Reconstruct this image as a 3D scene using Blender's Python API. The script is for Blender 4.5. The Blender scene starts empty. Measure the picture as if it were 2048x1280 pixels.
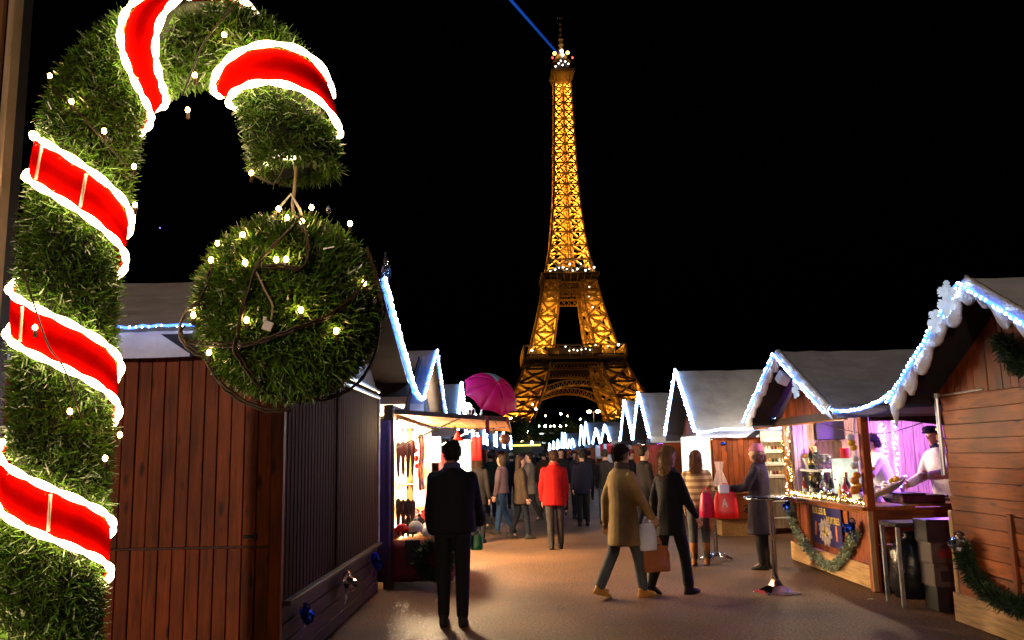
import bpy, bmesh, math, random
import numpy as np
from mathutils import Vector, Matrix, Euler

random.seed(7); RNG = np.random.default_rng(7)
SC = bpy.context.scene
COL = SC.collection
PI = math.pi

# ------------------------------------------------------------------ camera
cam = bpy.data.objects.new("camera", bpy.data.cameras.new("camera"))
COL.objects.link(cam)
cam.data.sensor_width = 36.0
cam.data.lens = 36.0 * 1702 / 2048
cam.data.clip_start = 0.05
cam.data.clip_end = 6000
cam.matrix_world = (Matrix.Translation((0, 0, 1.62)) @ Matrix.Rotation(math.radians(0.2), 4, 'Z')
                    @ Matrix.Rotation(math.radians(99.05), 4, 'X') @ Matrix.Rotation(math.radians(-1.2), 4, 'Z'))
SC.camera = cam

# ------------------------------------------------------------------ night sky
world = bpy.data.worlds.new("World"); SC.world = world; world.use_nodes = True
wn = world.node_tree.nodes; wl = world.node_tree.links
sky = wn.new("ShaderNodeTexSky"); sky.sky_type = 'NISHITA'; sky.sun_disc = False
sky.sun_elevation = math.radians(-4); sky.sun_rotation = math.radians(200)
bg = wn["Background"]; bg.inputs[1].default_value = 0.012
wl.new(sky.outputs[0], bg.inputs[0])

SC.view_settings.view_transform = 'Standard'
SC.view_settings.look = 'None'
SC.view_settings.exposure = 0.0
SC.view_settings.gamma = 1.0
SC.view_settings.use_curve_mapping = False
SC.render.engine = 'CYCLES'
cy = SC.cycles
cy.use_denoising = True
try: cy.denoiser = 'OPENIMAGEDENOISE'
except Exception: pass
cy.max_bounces = 5; cy.diffuse_bounces = 3; cy.glossy_bounces = 3; cy.transmission_bounces = 4
cy.transparent_max_bounces = 6; cy.volume_bounces = 0
cy.sample_clamp_indirect = 4.0; cy.sample_clamp_direct = 0.0
cy.caustics_reflective = False; cy.caustics_refractive = False
cy.use_light_tree = True

def lamp(name, loc, power, col, r=0.05, parent=None, spot=None, target=None, blend=.6):
    l = bpy.data.lights.new(name, 'SPOT' if spot else 'POINT')
    l.energy = power; l.color = col; l.shadow_soft_size = r
    o = bpy.data.objects.new(name, l); COL.objects.link(o); o.location = loc
    if spot:
        l.spot_size = math.radians(spot); l.spot_blend = blend
        o.rotation_euler = (Vector(target) - Vector(loc)).to_track_quat('-Z', 'Y').to_euler()
    if parent:
        o.parent = parent; o.location = Vector(loc) - wloc(parent)
    return o

# ------------------------------------------------------------------ materials
def pbr(name, col, rough=.6, metal=0., var=.25, scale=6., bump=.0, bscale=None, stretch=(1, 1, 1), spec=.4,
        objvar=.0, island=.0, trans=0., col2=None, aniso=None, sheen=0., alpha=1., coat=0.):
    m = bpy.data.materials.new(name); m.use_nodes = True
    nt = m.node_tree; N = nt.nodes; L = nt.links
    b = N["Principled BSDF"]
    tc = N.new("ShaderNodeTexCoord"); mp = N.new("ShaderNodeMapping"); mp.inputs[3].default_value = stretch
    L.new(tc.outputs['Object'], mp.inputs[0])
    nz = N.new("ShaderNodeTexNoise"); nz.inputs['Scale'].default_value = scale; nz.inputs['Detail'].default_value = 6
    nz.inputs['Roughness'].default_value = .62
    L.new(mp.outputs[0], nz.inputs['Vector'])
    cr = N.new("ShaderNodeValToRGB")
    c = np.array(col[:3]); c2 = np.array(col2) if col2 is not None else c * (1 - var)
    hi = np.minimum(c * (1 + var), .95) if col2 is None else c
    cr.color_ramp.elements[0].position = .3; cr.color_ramp.elements[1].position = .7
    cr.color_ramp.elements[0].color = (*c2, 1); cr.color_ramp.elements[1].color = (*hi, 1)
    L.new(nz.outputs[0], cr.inputs[0])
    out = cr.outputs[0]
    if objvar or island:
        hs = N.new("ShaderNodeHueSaturation"); ad = N.new("ShaderNodeMath"); ad.operation = 'MULTIPLY_ADD'
        if island:
            g = N.new("ShaderNodeNewGeometry"); src = g.outputs['Random Per Island']; amt = island
        else:
            oi = N.new("ShaderNodeObjectInfo"); src = oi.outputs['Random']; amt = objvar
        L.new(src, ad.inputs[0]); ad.inputs[1].default_value = 2 * amt; ad.inputs[2].default_value = 1 - amt
        L.new(ad.outputs[0], hs.inputs['Value']); L.new(out, hs.inputs['Color']); out = hs.outputs[0]
        if island:
            a2 = N.new("ShaderNodeMath"); a2.operation = 'MULTIPLY_ADD'; a2.inputs[1].default_value = .05; a2.inputs[2].default_value = .475
            L.new(src, a2.inputs[0]); L.new(a2.outputs[0], hs.inputs['Hue'])
    L.new(out, b.inputs['Base Color'])
    rr = N.new("ShaderNodeMapRange"); L.new(nz.outputs[0], rr.inputs[0])
    rr.inputs[3].default_value = max(.05, rough - .12); rr.inputs[4].default_value = min(1, rough + .12)
    L.new(rr.outputs[0], b.inputs['Roughness'])
    b.inputs['Metallic'].default_value = metal
    b.inputs['Specular IOR Level'].default_value = spec
    if sheen: b.inputs['Sheen Weight'].default_value = sheen
    if coat: b.inputs['Coat Weight'].default_value = coat
    if trans: b.inputs['Transmission Weight'].default_value = trans
    if alpha < 1: b.inputs['Alpha'].default_value = alpha
    if bump:
        bp = N.new("ShaderNodeBump"); bp.inputs['Strength'].default_value = bump; bp.inputs['Distance'].default_value = .02
        n2 = nz
        if bscale:
            n2 = N.new("ShaderNodeTexNoise"); n2.inputs['Scale'].default_value = bscale; n2.inputs['Detail'].default_value = 4
            L.new(mp.outputs[0], n2.inputs['Vector'])
        L.new(n2.outputs[0], bp.inputs['Height']); L.new(bp.outputs[0], b.inputs['Normal'])
    return m

def wood(name, col, grain='z', objvar=.18, knots=True, rough=.55, bump=.3, worn=.5):
    """stretched grain, darker streaks, knots"""
    m = bpy.data.materials.new(name); m.use_nodes = True
    nt = m.node_tree; N = nt.nodes; L = nt.links; b = N["Principled BSDF"]
    tc = N.new("ShaderNodeTexCoord"); oi = N.new("ShaderNodeObjectInfo")
    off = N.new("ShaderNodeVectorMath"); off.operation = 'MULTIPLY_ADD'
    cx = N.new("ShaderNodeCombineXYZ")
    for i in range(3): L.new(oi.outputs['Random'], cx.inputs[i])
    L.new(cx.outputs[0], off.inputs[0]); off.inputs[1].default_value = (37, 53, 71); L.new(tc.outputs['Object'], off.inputs[2])
    mp = N.new("ShaderNodeMapping"); s = {'x': (1.2, 16, 16), 'y': (16, 1.2, 16), 'z': (16, 16, 1.2)}[grain]
    mp.inputs[3].default_value = s; L.new(off.outputs[0], mp.inputs[0])
    nz = N.new("ShaderNodeTexNoise"); nz.inputs['Scale'].default_value = 2.2; nz.inputs['Detail'].default_value = 7
    nz.inputs['Distortion'].default_value = .8; L.new(mp.outputs[0], nz.inputs['Vector'])
    cr = N.new("ShaderNodeValToRGB"); c = np.array(col)
    e = cr.color_ramp.elements
    e[0].position = .25; e[0].color = (*(c * .42), 1); e[1].position = .75; e[1].color = (*(c * 1.3), 1)
    k = e.new(.5); k.color = (*c, 1)
    L.new(nz.outputs[0], cr.inputs[0]); out = cr.outputs[0]
    # large weathering patches
    n3 = N.new("ShaderNodeTexNoise"); n3.inputs['Scale'].default_value = 1.6; n3.inputs['Detail'].default_value = 5
    L.new(off.outputs[0], n3.inputs['Vector'])
    mr = N.new("ShaderNodeMapRange"); mr.inputs[1].default_value = .3; mr.inputs[2].default_value = .7
    mr.inputs[3].default_value = 1 - worn; mr.inputs[4].default_value = 1 + worn * .5
    L.new(n3.outputs[0], mr.inputs[0])
    hs = N.new("ShaderNodeHueSaturation"); L.new(out, hs.inputs['Color'])
    md = N.new("ShaderNodeMath"); md.operation = 'MULTIPLY_ADD'; L.new(oi.outputs['Random'], md.inputs[0])
    md.inputs[1].default_value = 2 * objvar; md.inputs[2].default_value = 1 - objvar
    mu = N.new("ShaderNodeMath"); mu.operation = 'MULTIPLY'; L.new(md.outputs[0], mu.inputs[0]); L.new(mr.outputs[0], mu.inputs[1])
    L.new(mu.outputs[0], hs.inputs['Value']); out = hs.outputs[0]
    if knots:
        vo = N.new("ShaderNodeTexVoronoi"); vo.inputs['Scale'].default_value = 4.2
        mp2 = N.new("ShaderNodeMapping"); mp2.inputs[3].default_value = {'x': (.55, 1.6, 1.6), 'y': (1.6, .55, 1.6), 'z': (1.6, 1.6, .55)}[grain]
        L.new(off.outputs[0], mp2.inputs[0]); L.new(mp2.outputs[0], vo.inputs['Vector'])
        kr = N.new("ShaderNodeValToRGB"); kr.color_ramp.elements[0].position = .08; kr.color_ramp.elements[1].position = .17
        kr.color_ramp.elements[0].color = (.22, .2, .2, 1); kr.color_ramp.elements[1].color = (1, 1, 1, 1)
        L.new(vo.outputs[0], kr.inputs[0])
        mx = N.new("ShaderNodeMix"); mx.data_type = 'RGBA'; mx.blend_type = 'MULTIPLY'; mx.inputs[0].default_value = 1
        L.new(out, mx.inputs[6]); L.new(kr.outputs[0], mx.inputs[7]); out = mx.outputs[2]
    L.new(out, b.inputs['Base Color'])
    b.inputs['Roughness'].default_value = rough; b.inputs['Specular IOR Level'].default_value = .35
    bp = N.new("ShaderNodeBump"); bp.inputs['Strength'].default_value = bump; bp.inputs['Distance'].default_value = .006
    L.new(nz.outputs[0], bp.inputs['Height']); L.new(bp.outputs[0], b.inputs['Normal'])
    return m

def emis(name, col, st, var=0.):
    m = bpy.data.materials.new(name); m.use_nodes = True
    nt = m.node_tree; N = nt.nodes; L = nt.links
    N.remove(N["Principled BSDF"])
    e = N.new("ShaderNodeEmission"); e.inputs[0].default_value = (*col, 1); e.inputs[1].default_value = st
    if var:
        tc = N.new("ShaderNodeTexCoord"); nz = N.new("ShaderNodeTexNoise"); nz.inputs['Scale'].default_value = 5
        L.new(tc.outputs['Object'], nz.inputs['Vector'])
        mr = N.new("ShaderNodeMapRange"); mr.inputs[1].default_value = .3; mr.inputs[2].default_value = .7
        mr.inputs[3].default_value = st * (1 - var); mr.inputs[4].default_value = st * (1 + var)
        L.new(nz.outputs[0], mr.inputs[0]); L.new(mr.outputs[0], e.inputs[1])
    L.new(e.outputs[0], N["Material Output"].inputs[0])
    return m

# ------------------------------------------------------------------ mesh builder
class MB:
    def __init__(s): s.v = []; s.f = []; s.mi = []; s.cur = 0
    def add(s, vs, fs):
        o = len(s.v); s.v += [tuple(map(float, p)) for p in vs]
        s.f += [tuple(i + o for i in f) for f in fs]; s.mi += [s.cur] * len(fs); return s
    def box(s, c, d, rot=None, ch=0.):
        """box centred at c with sizes d, small chamfer if asked"""
        hx, hy, hz = d[0] / 2, d[1] / 2, d[2] / 2
        if ch > 0:
            ch = min(ch, hx * .45, hy * .45, hz * .45)
            bm = bmesh.new(); bmesh.ops.create_cube(bm, size=1)
            for v in bm.verts: v.co = Vector((v.co.x * d[0], v.co.y * d[1], v.co.z * d[2]))
            bmesh.ops.bevel(bm, geom=bm.edges[:], offset=ch, segments=1, affect='EDGES')
            vs = [v.co.copy() for v in bm.verts]; bm.verts.index_update()
            fs = [[v.index for v in f.verts] for f in bm.faces]; bm.free()
        else:
            vs = [Vector((x, y, z)) for x in (-hx, hx) for y in (-hy, hy) for z in (-hz, hz)]
            fs = [(0, 1, 3, 2), (4, 6, 7, 5), (0, 4, 5, 1), (2, 3, 7, 6), (0, 2, 6, 4), (1, 5, 7, 3)]
        if rot is not None: vs = [rot @ v for v in vs]
        c = Vector(c)
        return s.add([v + c for v in vs], fs)
    def lohi(s, lo, hi, ch=0.):
        return s.box([(a + b) / 2 for a, b in zip(lo, hi)], [abs(b - a) for a, b in zip(lo, hi)], ch=ch)
    def beam(s, p, q, w, h=None):
        p = Vector(p); q = Vector(q); h = h or w; d = q - p; l = d.length
        if l < 1e-6: return s
        R = d.to_track_quat('Z', 'Y').to_matrix()
        return s.box((p + q) / 2, (w, h, l), R)
    def tube(s, pts, r, n=8, cap=True):
        pts = [Vector(p) for p in pts]; m = len(pts)
        if not hasattr(r, '__len__'): r = [r] * m
        t0 = (pts[1] - pts[0]).normalized()
        u = t0.orthogonal().normalized(); vs = []
        for i, p in enumerate(pts):
            t = (pts[min(i + 1, m - 1)] - pts[max(i - 1, 0)])
            if t.length < 1e-9: t = t0
            t.normalize(); u = (u - t * u.dot(t))
            if u.length < 1e-6: u = t.orthogonal()
            u.normalize(); w = t.cross(u)
            for k in range(n):
                a = 2 * PI * k / n; vs.append(p + (u * math.cos(a) + w * math.sin(a)) * r[i])
        fs = [(i * n + k, i * n + (k + 1) % n, (i + 1) * n + (k + 1) % n, (i + 1) * n + k) for i in range(m - 1) for k in range(n)]
        if cap: fs += [tuple(range(n))[::-1], tuple(range((m - 1) * n, m * n))]
        return s.add(vs, fs)
    def lathe(s, prof, c=(0, 0, 0), n=16, rot=None, sx=1, sy=1):
        vs = []; c = Vector(c)
        for r, z in prof:
            for k in range(n):
                a = 2 * PI * k / n; v = Vector((r * math.cos(a) * sx, r * math.sin(a) * sy, z))
                vs.append((rot @ v if rot is not None else v) + c)
        m = len(prof)
        fs = [(i * n + k, i * n + (k + 1) % n, (i + 1) * n + (k + 1) % n, (i + 1) * n + k) for i in range(m - 1) for k in range(n)]
        fs += [tuple(range(n))[::-1], tuple(range((m - 1) * n, m * n))]
        return s.add(vs, fs)
    def ball(s, c, r, n=10, m=6, sc=(1, 1, 1), rot=None):
        prof = [(max(1e-4, math.sin(PI * i / m)) * r, -math.cos(PI * i / m) * r) for i in range(m + 1)]
        S = Matrix.Diagonal(sc)
        return s.lathe(prof, c, n, (rot @ S) if rot is not None else S)
    def prism(s, poly, ax, a, b):
        """polygon (2-D) extruded along axis ax from a to b; poly coords are the other two axes in order"""
        n = len(poly); vs = []
        for t in (a, b):
            for p in poly:
                q = list(p); q.insert(ax, t); vs.append(q)
        fs = [tuple(range(n)), tuple(range(2 * n - 1, n - 1, -1))]
        fs += [(i, n + i, n + (i + 1) % n, (i + 1) % n) for i in range(n)]
        return s.add(vs, fs)
    def sheet(s, P, th, under=None):
        """grid of points P[u][v] made into a closed slab; th is the offset vector"""
        nu = len(P); nv = len(P[0]); th = Vector(th)
        a = [Vector(p) for row in P for p in row]; vs = a + [p + th for p in a]; o = nu * nv
        fs = []
        for u in range(nu - 1):
            for v in range(nv - 1):
                i = u * nv + v
                fs.append((i, i + 1, i + nv + 1, i + nv)); fs.append((o + i, o + i + nv, o + i + nv + 1, o + i + 1))
        rim = [v for v in range(nv)] + [u * nv + nv - 1 for u in range(1, nu)] + [(nu - 1) * nv + v for v in range(nv - 2, -1, -1)] + [u * nv for u in range(nu - 2, 0, -1)]
        for i in range(len(rim)):
            p, q = rim[i], rim[(i + 1) % len(rim)]; fs.append((p, o + p, o + q, q))
        s.add(vs, fs)
        if under is not None:
            b = len(s.mi) - len(fs)
            for q in range((nu - 1) * (nv - 1)): s.mi[b + 2 * q + 1] = under
        return s
    def mesh(s, name, mats, smooth=False, off=(0, 0, 0)):
        me = bpy.data.meshes.new(name)
        off = Vector(off)
        me.from_pydata([Vector(p) - off for p in s.v], [], s.f)
        for m in (mats if isinstance(mats, (list, tuple)) else [mats]): me.materials.append(m)
        if any(s.mi): me.polygons.foreach_set('material_index', s.mi)
        if smooth: me.polygons.foreach_set('use_smooth', [True] * len(me.polygons))
        me.update(); return me
    def build(s, name, mats, parent=None, smooth=False, kind=None, **tags):
        off = wloc(parent) if parent else Vector((0, 0, 0))
        o = bpy.data.objects.new(name, s.mesh(name, mats, smooth, off)); COL.objects.link(o)
        if parent: o.parent = parent
        if kind: o['kind'] = kind
        for k, v in tags.items(): o[k] = v
        return o
    def single(s, name, mats, label, cat, group=None, smooth=False, kind=None):
        """a top-level thing that is one mesh, its origin at the mesh's foot"""
        a = np.array(s.v); c = (a.min(0) + a.max(0)) / 2; c[2] = a[:, 2].min()
        o = bpy.data.objects.new(name, s.mesh(name, mats, smooth, c)); COL.objects.link(o); o.location = c
        o['label'] = label; o['category'] = cat
        if group: o['group'] = group
        if kind: o['kind'] = kind
        return o

def wloc(o):
    v = Vector((0, 0, 0))
    while o is not None: v += Vector(o.location); o = o.parent
    return v
def thing(name, label, cat, loc, group=None):
    o = bpy.data.objects.new(name, None); COL.objects.link(o); o.location = loc
    o.empty_display_size = .2
    o['label'] = label; o['category'] = cat
    if group: o['group'] = group
    return o
def dup(o, loc, rotz=0., label=None, scale=None, parent=None):
    c = o.copy(); COL.objects.link(c)
    if parent is None:
        c.location = loc; c.rotation_euler = (0, 0, rotz)
        if label: c['label'] = label
        if scale: c.scale = scale
    else: c.parent = parent
    for ch in list(o.children): dup(ch, None, parent=c)
    return c
def piece(name, me, loc, parent, kind=None):
    """shared-mesh part: loc in world"""
    o = bpy.data.objects.new(name, me); COL.objects.link(o)
    o.parent = parent; o.location = Vector(loc) - wloc(parent)
    if kind: o['kind'] = kind
    return o
def blades(P, Nn, L, W, spread, rng, lift=0.):
    """thin needle triangles rooted at P with normals Nn -> verts, faces arrays"""
    n = len(P); d = rng.normal(size=(n, 3)); d /= np.linalg.norm(d, axis=1)[:, None]
    d = Nn * (1 - spread) + d * spread; d[:, 2] += lift; d /= np.linalg.norm(d, axis=1)[:, None]
    s = np.cross(d, rng.normal(size=(n, 3))); s /= np.linalg.norm(s, axis=1)[:, None] + 1e-9
    Ln = L * rng.uniform(.6, 1.25, n)[:, None]; w = W * rng.uniform(.7, 1.3, n)[:, None]
    A = P - s * w / 2; B = P + s * w / 2; Cc = P + d * Ln + s * w * .2; D = P + d * Ln - s * w * .2
    V = np.stack([A, B, Cc, D], 1).reshape(-1, 3)
    F = np.arange(n * 4).reshape(-1, 4)
    return V, F
def arrays(name, V, F, mat, parent=None, kind=None, smooth=False):
    me = bpy.data.meshes.new(name); off = wloc(parent) if parent else Vector((0, 0, 0))
    V = V - np.array(off)
    me.vertices.add(len(V)); me.vertices.foreach_set('co', V.astype(np.float32).ravel())
    k = F.shape[1]; me.loops.add(F.size); me.loops.foreach_set('vertex_index', F.astype(np.int32).ravel())
    me.polygons.add(len(F)); me.polygons.foreach_set('loop_start', np.arange(0, F.size, k, dtype=np.int32))
    me.polygons.foreach_set('loop_total', np.full(len(F), k, dtype=np.int32))
    me.update(calc_edges=True); me.validate()
    me.materials.append(mat)
    o = bpy.data.objects.new(name, me); COL.objects.link(o)
    if parent: o.parent = parent
    if kind: o['kind'] = kind
    return o
# fill lamp on a pole, added behind the viewpoint to light roofs and wood
def fill_lamp():
    t = thing('street_lamp', 'unseen fill lamp on a pole added behind the viewpoint', 'street lamp', (-5., -16, 0))
    mb = MB(); mb.lathe([(.14, 0), (.12, .8), (.06, .9), (.05, 4.9)], (-5., -16, 0), 10); mb.build('pole', M['black'], t)
    mb = MB(); mb.ball((-5., -16, 5.1), .2, 14, 10); mb.build('globe', M['globe_street'], t, smooth=True)
    lamp('street_light', (-4.9, -15.6, 5.0), FILL_P, (1, .70, .50), .25, t)
def lerp(a, b, t): return Vector(a) * (1 - t) + Vector(b) * t
def polyline(pts, step):
    out = []
    for a, b in zip(pts[:-1], pts[1:]):
        a = Vector(a); b = Vector(b); n = max(1, int((b - a).length / step))
        out += [a.lerp(b, i / n) for i in range(n)]
    return out + [Vector(pts[-1])]
def jitter(pts, a): return [p + Vector((random.uniform(-a, a), random.uniform(-a, a), random.uniform(-a, a))) for p in pts]

# palette
M = {}
M['asphalt'] = None
FILL_P = 5000.
M['wood_red'] = wood('reddish stained planks', (.27, .054, .007), 'z')
M['wood_red_y'] = wood('reddish stained boards', (.33, .078, .010), 'y', objvar=.16)
M['wood_red_x'] = wood('reddish stained rails', (.22, .06, .013), 'x')
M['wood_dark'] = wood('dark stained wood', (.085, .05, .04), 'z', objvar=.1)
M['wood_dark_y'] = wood('dark stained rail', (.055, .032, .026), 'y', objvar=.1)
M['ply'] = wood('pale plywood', (.50, .30, .13), 'y', knots=False, objvar=.08, bump=.08, worn=.2)
M['ply_z'] = wood('pale plywood upright', (.48, .29, .13), 'z', knots=False, objvar=.08, bump=.08, worn=.2)
M['pine'] = wood('yellow pine', (.55, .30, .09), 'z', objvar=.1)
M['pine_y'] = wood('yellow pine lengthwise', (.42, .14, .016), 'y', objvar=.1)
M['varnish'] = wood('varnished counter wood', (.36, .12, .03), 'y', objvar=.06, rough=.28, knots=False)
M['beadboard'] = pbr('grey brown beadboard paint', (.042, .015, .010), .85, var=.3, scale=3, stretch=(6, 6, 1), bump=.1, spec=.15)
M['canvas'] = pbr('white roof canvas', (.72, .70, .71), .75, var=.22, scale=2.2, bump=.55, bscale=4, spec=.25)
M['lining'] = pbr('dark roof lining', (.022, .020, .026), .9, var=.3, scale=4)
M['canvas_bluelit'] = pbr('white canvas tinted by rope light', (.64, .71, .88), .75, var=.22, scale=2.2, bump=.55, bscale=4, spec=.25)  # blue of the rope light painted into white canvas
M['canvas_grey'] = pbr('grey canvas valance', (.40, .44, .45), .7, var=.15, scale=4, bump=.1)
M['metal_brown'] = pbr('brown coated metal', (.20, .095, .040), .30, metal=.5, var=.3, scale=2.5, stretch=(3, 3, .6), bump=.03)
M['metal_edge'] = pbr('pale metal edge', (.34, .25, .17), .35, metal=.4, var=.2, scale=5)
M['steel'] = pbr('galvanised steel', (.62, .66, .70), .33, metal=.95, var=.2, scale=9)
M['chrome'] = pbr('chrome', (.85, .85, .88), .09, metal=1., var=.06, scale=9)
M['black'] = pbr('black plastic', (.012, .012, .014), .4, var=.2)
M['blackfab'] = pbr('black cloth', (.012, .012, .015), .85, var=.3, scale=20, bump=.2)
M['dark_in'] = pbr('dark interior', (.03, .028, .026), .8)
M['white'] = pbr('white paint', (.78, .77, .74), .5, var=.07)
M['white_fab'] = pbr('white cloth', (.75, .74, .74), .8, var=.1, scale=6, bump=.2, bscale=14)
M['snow'] = pbr('white snow fleece', (.85, .85, .87), .9, var=.05, scale=14, bump=.5, bscale=40)
M['needle'] = pbr('tinsel needles', (.082, .165, .011), .30, var=.4, scale=5, island=.75, spec=.8)
M['needle_core'] = pbr('frame core', (.014, .018, .008), .9)
M['fir'] = pbr('dark fir needles', (.022, .05, .016), .6, island=.4, var=.3)
M['berry'] = pbr('frosted leaves', (.30, .38, .26), .5, island=.5, var=.3)
M['cable'] = pbr('dark brown cable', (.04, .024, .015), .45, var=.2)
M['cable_tan'] = pbr('tan cord', (.42, .33, .22), .6)
M['ribbon'] = pbr('red ribbon felt', (.82, .002, .001), .95, var=.35, scale=5, spec=.0, bump=.08)
M['blue_foil'] = pbr('blue foil', (.02, .08, .62), .18, metal=.85, var=.3, scale=8)
M['silver_foil'] = pbr('silver foil', (.80, .82, .86), .14, metal=1., var=.2, scale=8)
M['gold'] = pbr('gold tinsel', (.85, .62, .16), .22, metal=.9, island=.4, var=.2)
M['red_fab'] = pbr('red cloth', (.55, .02, .02), .75, var=.25, scale=8, bump=.2)
M['darkred'] = pbr('dark red cloth', (.16, .012, .018), .75, var=.3, scale=8, bump=.2)
M['purple_fab'] = pbr('purple patterned cloth', (.16, .05, .18), .8, var=.6, scale=16, bump=.2, col2=(.05, .06, .16))
M['magenta'] = pbr('magenta umbrella nylon', (.86, .012, .20), .5, var=.1, scale=3, bump=.06)
M['paleblue'] = pbr('pale blue panel', (.30, .52, .62), .6, var=.2)
M['glass'] = pbr('clear glass', (.92, .94, .95), .05, trans=.9, var=.02)
M['bottle_green'] = pbr('dark green bottle', (.01, .035, .015), .08, var=.1, spec=.8)
M['bottle_red'] = pbr('red bottle', (.35, .03, .02), .1, var=.2, spec=.8)
M['lemon'] = pbr('lemon peel', (.75, .42, .03), .45, var=.15, scale=20, bump=.15)
M['orange'] = pbr('orange peel', (.70, .24, .02), .45, var=.15)
M['skin'] = pbr('skin', (.50, .27, .19), .5, var=.1, scale=12)
M['led_warm'] = emis('warm white light strip', (1, .74, .38), 22)
M['bulb_warm'] = emis('warm fairy bulb', (1, .58, .20), 70)
M['led_halo'] = emis('light rope in halo blue', (.07, .22, 1.), 4)  # saturated blue stands in for the halo around the rope
M['led_cold'] = emis('cold white bead', (.50, .68, 1.), 85)
M['led_far'] = emis('far light rope', (.34, .55, 1.), 12)
M['bulb_hot'] = emis('bare bulb', (1, .86, .62), 120)
M['tube_hot'] = emis('stall tube lamp', (1, .90, .76), 22)
M['tube_purple'] = emis('violet tube lamp', (.42, .12, 1.), 30)
M['lit_white'] = emis('backlit white panel', (1, .93, .84), 2.2, .1)
M['screen_lit'] = emis('backlit drum', (.95, 1, .80), 1.0, .4)
M['grey_plastic'] = pbr('dull brown grey plastic', (.07, .05, .045), .6, var=.3)
M['ribbon_glint'] = pbr('pale ribbon seam', (.85, .50, .40), .8)
M['acrylic_glow'] = emis('acrylic with added glow', (.70, .80, 1.), .75, .3)  # emission added to make the snowflakes look lit
M['globe_street'] = emis('street lamp globe', (1, .72, .38), 40)
M['globe_white'] = emis('white lamp globe', (.95, 1, .88), 60)

# ------------------------------------------------------------------ setting: pavement, far terrain
def asphalt():
    m = bpy.data.materials.new('speckled asphalt'); m.use_nodes = True
    nt = m.node_tree; N = nt.nodes; L = nt.links; b = N["Principled BSDF"]
    g = N.new("ShaderNodeNewGeometry")
    n1 = N.new("ShaderNodeTexNoise"); n1.inputs['Scale'].default_value = 42; n1.inputs['Detail'].default_value = 3
    n2 = N.new("ShaderNodeTexNoise"); n2.inputs['Scale'].default_value = .55; n2.inputs['Detail'].default_value = 7
    n3 = N.new("ShaderNodeTexVoronoi"); n3.inputs['Scale'].default_value = 3.1
    n4 = N.new("ShaderNodeTexNoise"); n4.inputs['Scale'].default_value = 7; n4.inputs['Detail'].default_value = 6
    for n in (n1, n2, n3, n4): L.new(g.outputs['Position'], n.inputs['Vector'])
    r1 = N.new("ShaderNodeValToRGB"); e = r1.color_ramp.elements
    e[0].position = .36; e[0].color = (.026, .014, .007, 1); e[1].position = .66; e[1].color = (.27, .132, .060, 1)
    L.new(n1.outputs[0], r1.inputs[0])
    r2 = N.new("ShaderNodeMapRange"); r2.inputs[1].default_value = .3; r2.inputs[2].default_value = .7
    r2.inputs[3].default_value = .4; r2.inputs[4].default_value = 1.3; L.new(n2.outputs[0], r2.inputs[0])
    r4 = N.new("ShaderNodeMapRange"); r4.inputs[1].default_value = .35; r4.inputs[2].default_value = .65
    r4.inputs[3].default_value = .82; r4.inputs[4].default_value = 1.12; L.new(n4.outputs[0], r4.inputs[0])
    mu = N.new("ShaderNodeMath"); mu.operation = 'MULTIPLY'; L.new(r2.outputs[0], mu.inputs[0]); L.new(r4.outputs[0], mu.inputs[1])
    hs = N.new("ShaderNodeHueSaturation"); L.new(r1.outputs[0], hs.inputs['Color']); L.new(mu.outputs[0], hs.inputs['Value'])
    # pale trodden gum spots
    k = N.new("ShaderNodeValToRGB"); k.color_ramp.elements[0].position = .035; k.color_ramp.elements[0].color = (1, 1, 1, 1)
    k.color_ramp.elements[1].position = .055; k.color_ramp.elements[1].color = (0, 0, 0, 1); L.new(n3.outputs[0], k.inputs[0])
    mx = N.new("ShaderNodeMix"); mx.data_type = 'RGBA'; L.new(k.outputs[0], mx.inputs[0]); L.new(hs.outputs[0], mx.inputs[6])
    mx.inputs[7].default_value = (.20, .15, .11, 1)
    L.new(mx.outputs[2], b.inputs['Base Color'])
    ro = N.new("ShaderNodeMapRange"); ro.inputs[3].default_value = .5; ro.inputs[4].default_value = .85; L.new(n4.outputs[0], ro.inputs[0])
    L.new(ro.outputs[0], b.inputs['Roughness']); b.inputs['Specular IOR Level'].default_value = .35
    bp = N.new("ShaderNodeBump"); bp.inputs['Strength'].default_value = .5; bp.inputs['Distance'].default_value = .006
    L.new(n1.outputs[0], bp.inputs['Height']); L.new(bp.outputs[0], b.inputs['Normal'])
    return m
M['asphalt'] = asphalt()
mb = MB(); mb.add([(-60, -30, 0), (60, -30, 0), (60, 135, 0), (-60, 135, 0)], [(0, 1, 2, 3)])
mb.build('pavement', M['asphalt'], kind='structure')
# far ground: flat apron, then a slow rise to the foot of the tower
M['far_grass'] = pbr('far dark ground', (.05, .055, .035), .9, var=.4, scale=.03)
nx, ny = 40, 40; P = []
for j in range(ny + 1):
    y = -1500 + 4500 * j / ny if False else 0
def tz(y): return -.05 if y < 140 else min(13.5, -.05 + 13.55 * (y - 140) / 400)
ys = [-3000, -600, -100, 60, 134.9, 140, 180, 240, 300, 360, 420, 480, 540, 620, 800, 1200, 2000, 4500]
xs = [-4000, -1500, -700, -300, -120, -40, 0, 40, 120, 300, 700, 1500, 4000]
mb = MB(); vs = [(x, y, tz(y)) for y in ys for x in xs]; n = len(xs)
mb.add(vs, [(j * n + i, j * n + i + 1, (j + 1) * n + i + 1, (j + 1) * n + i) for j in range(len(ys) - 1) for i in range(n - 1)])
mb.build('terrain', M['far_grass'], kind='structure', smooth=True)

fill_lamp()

# ------------------------------------------------------------------ candy cane
CY = 2.6
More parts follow.
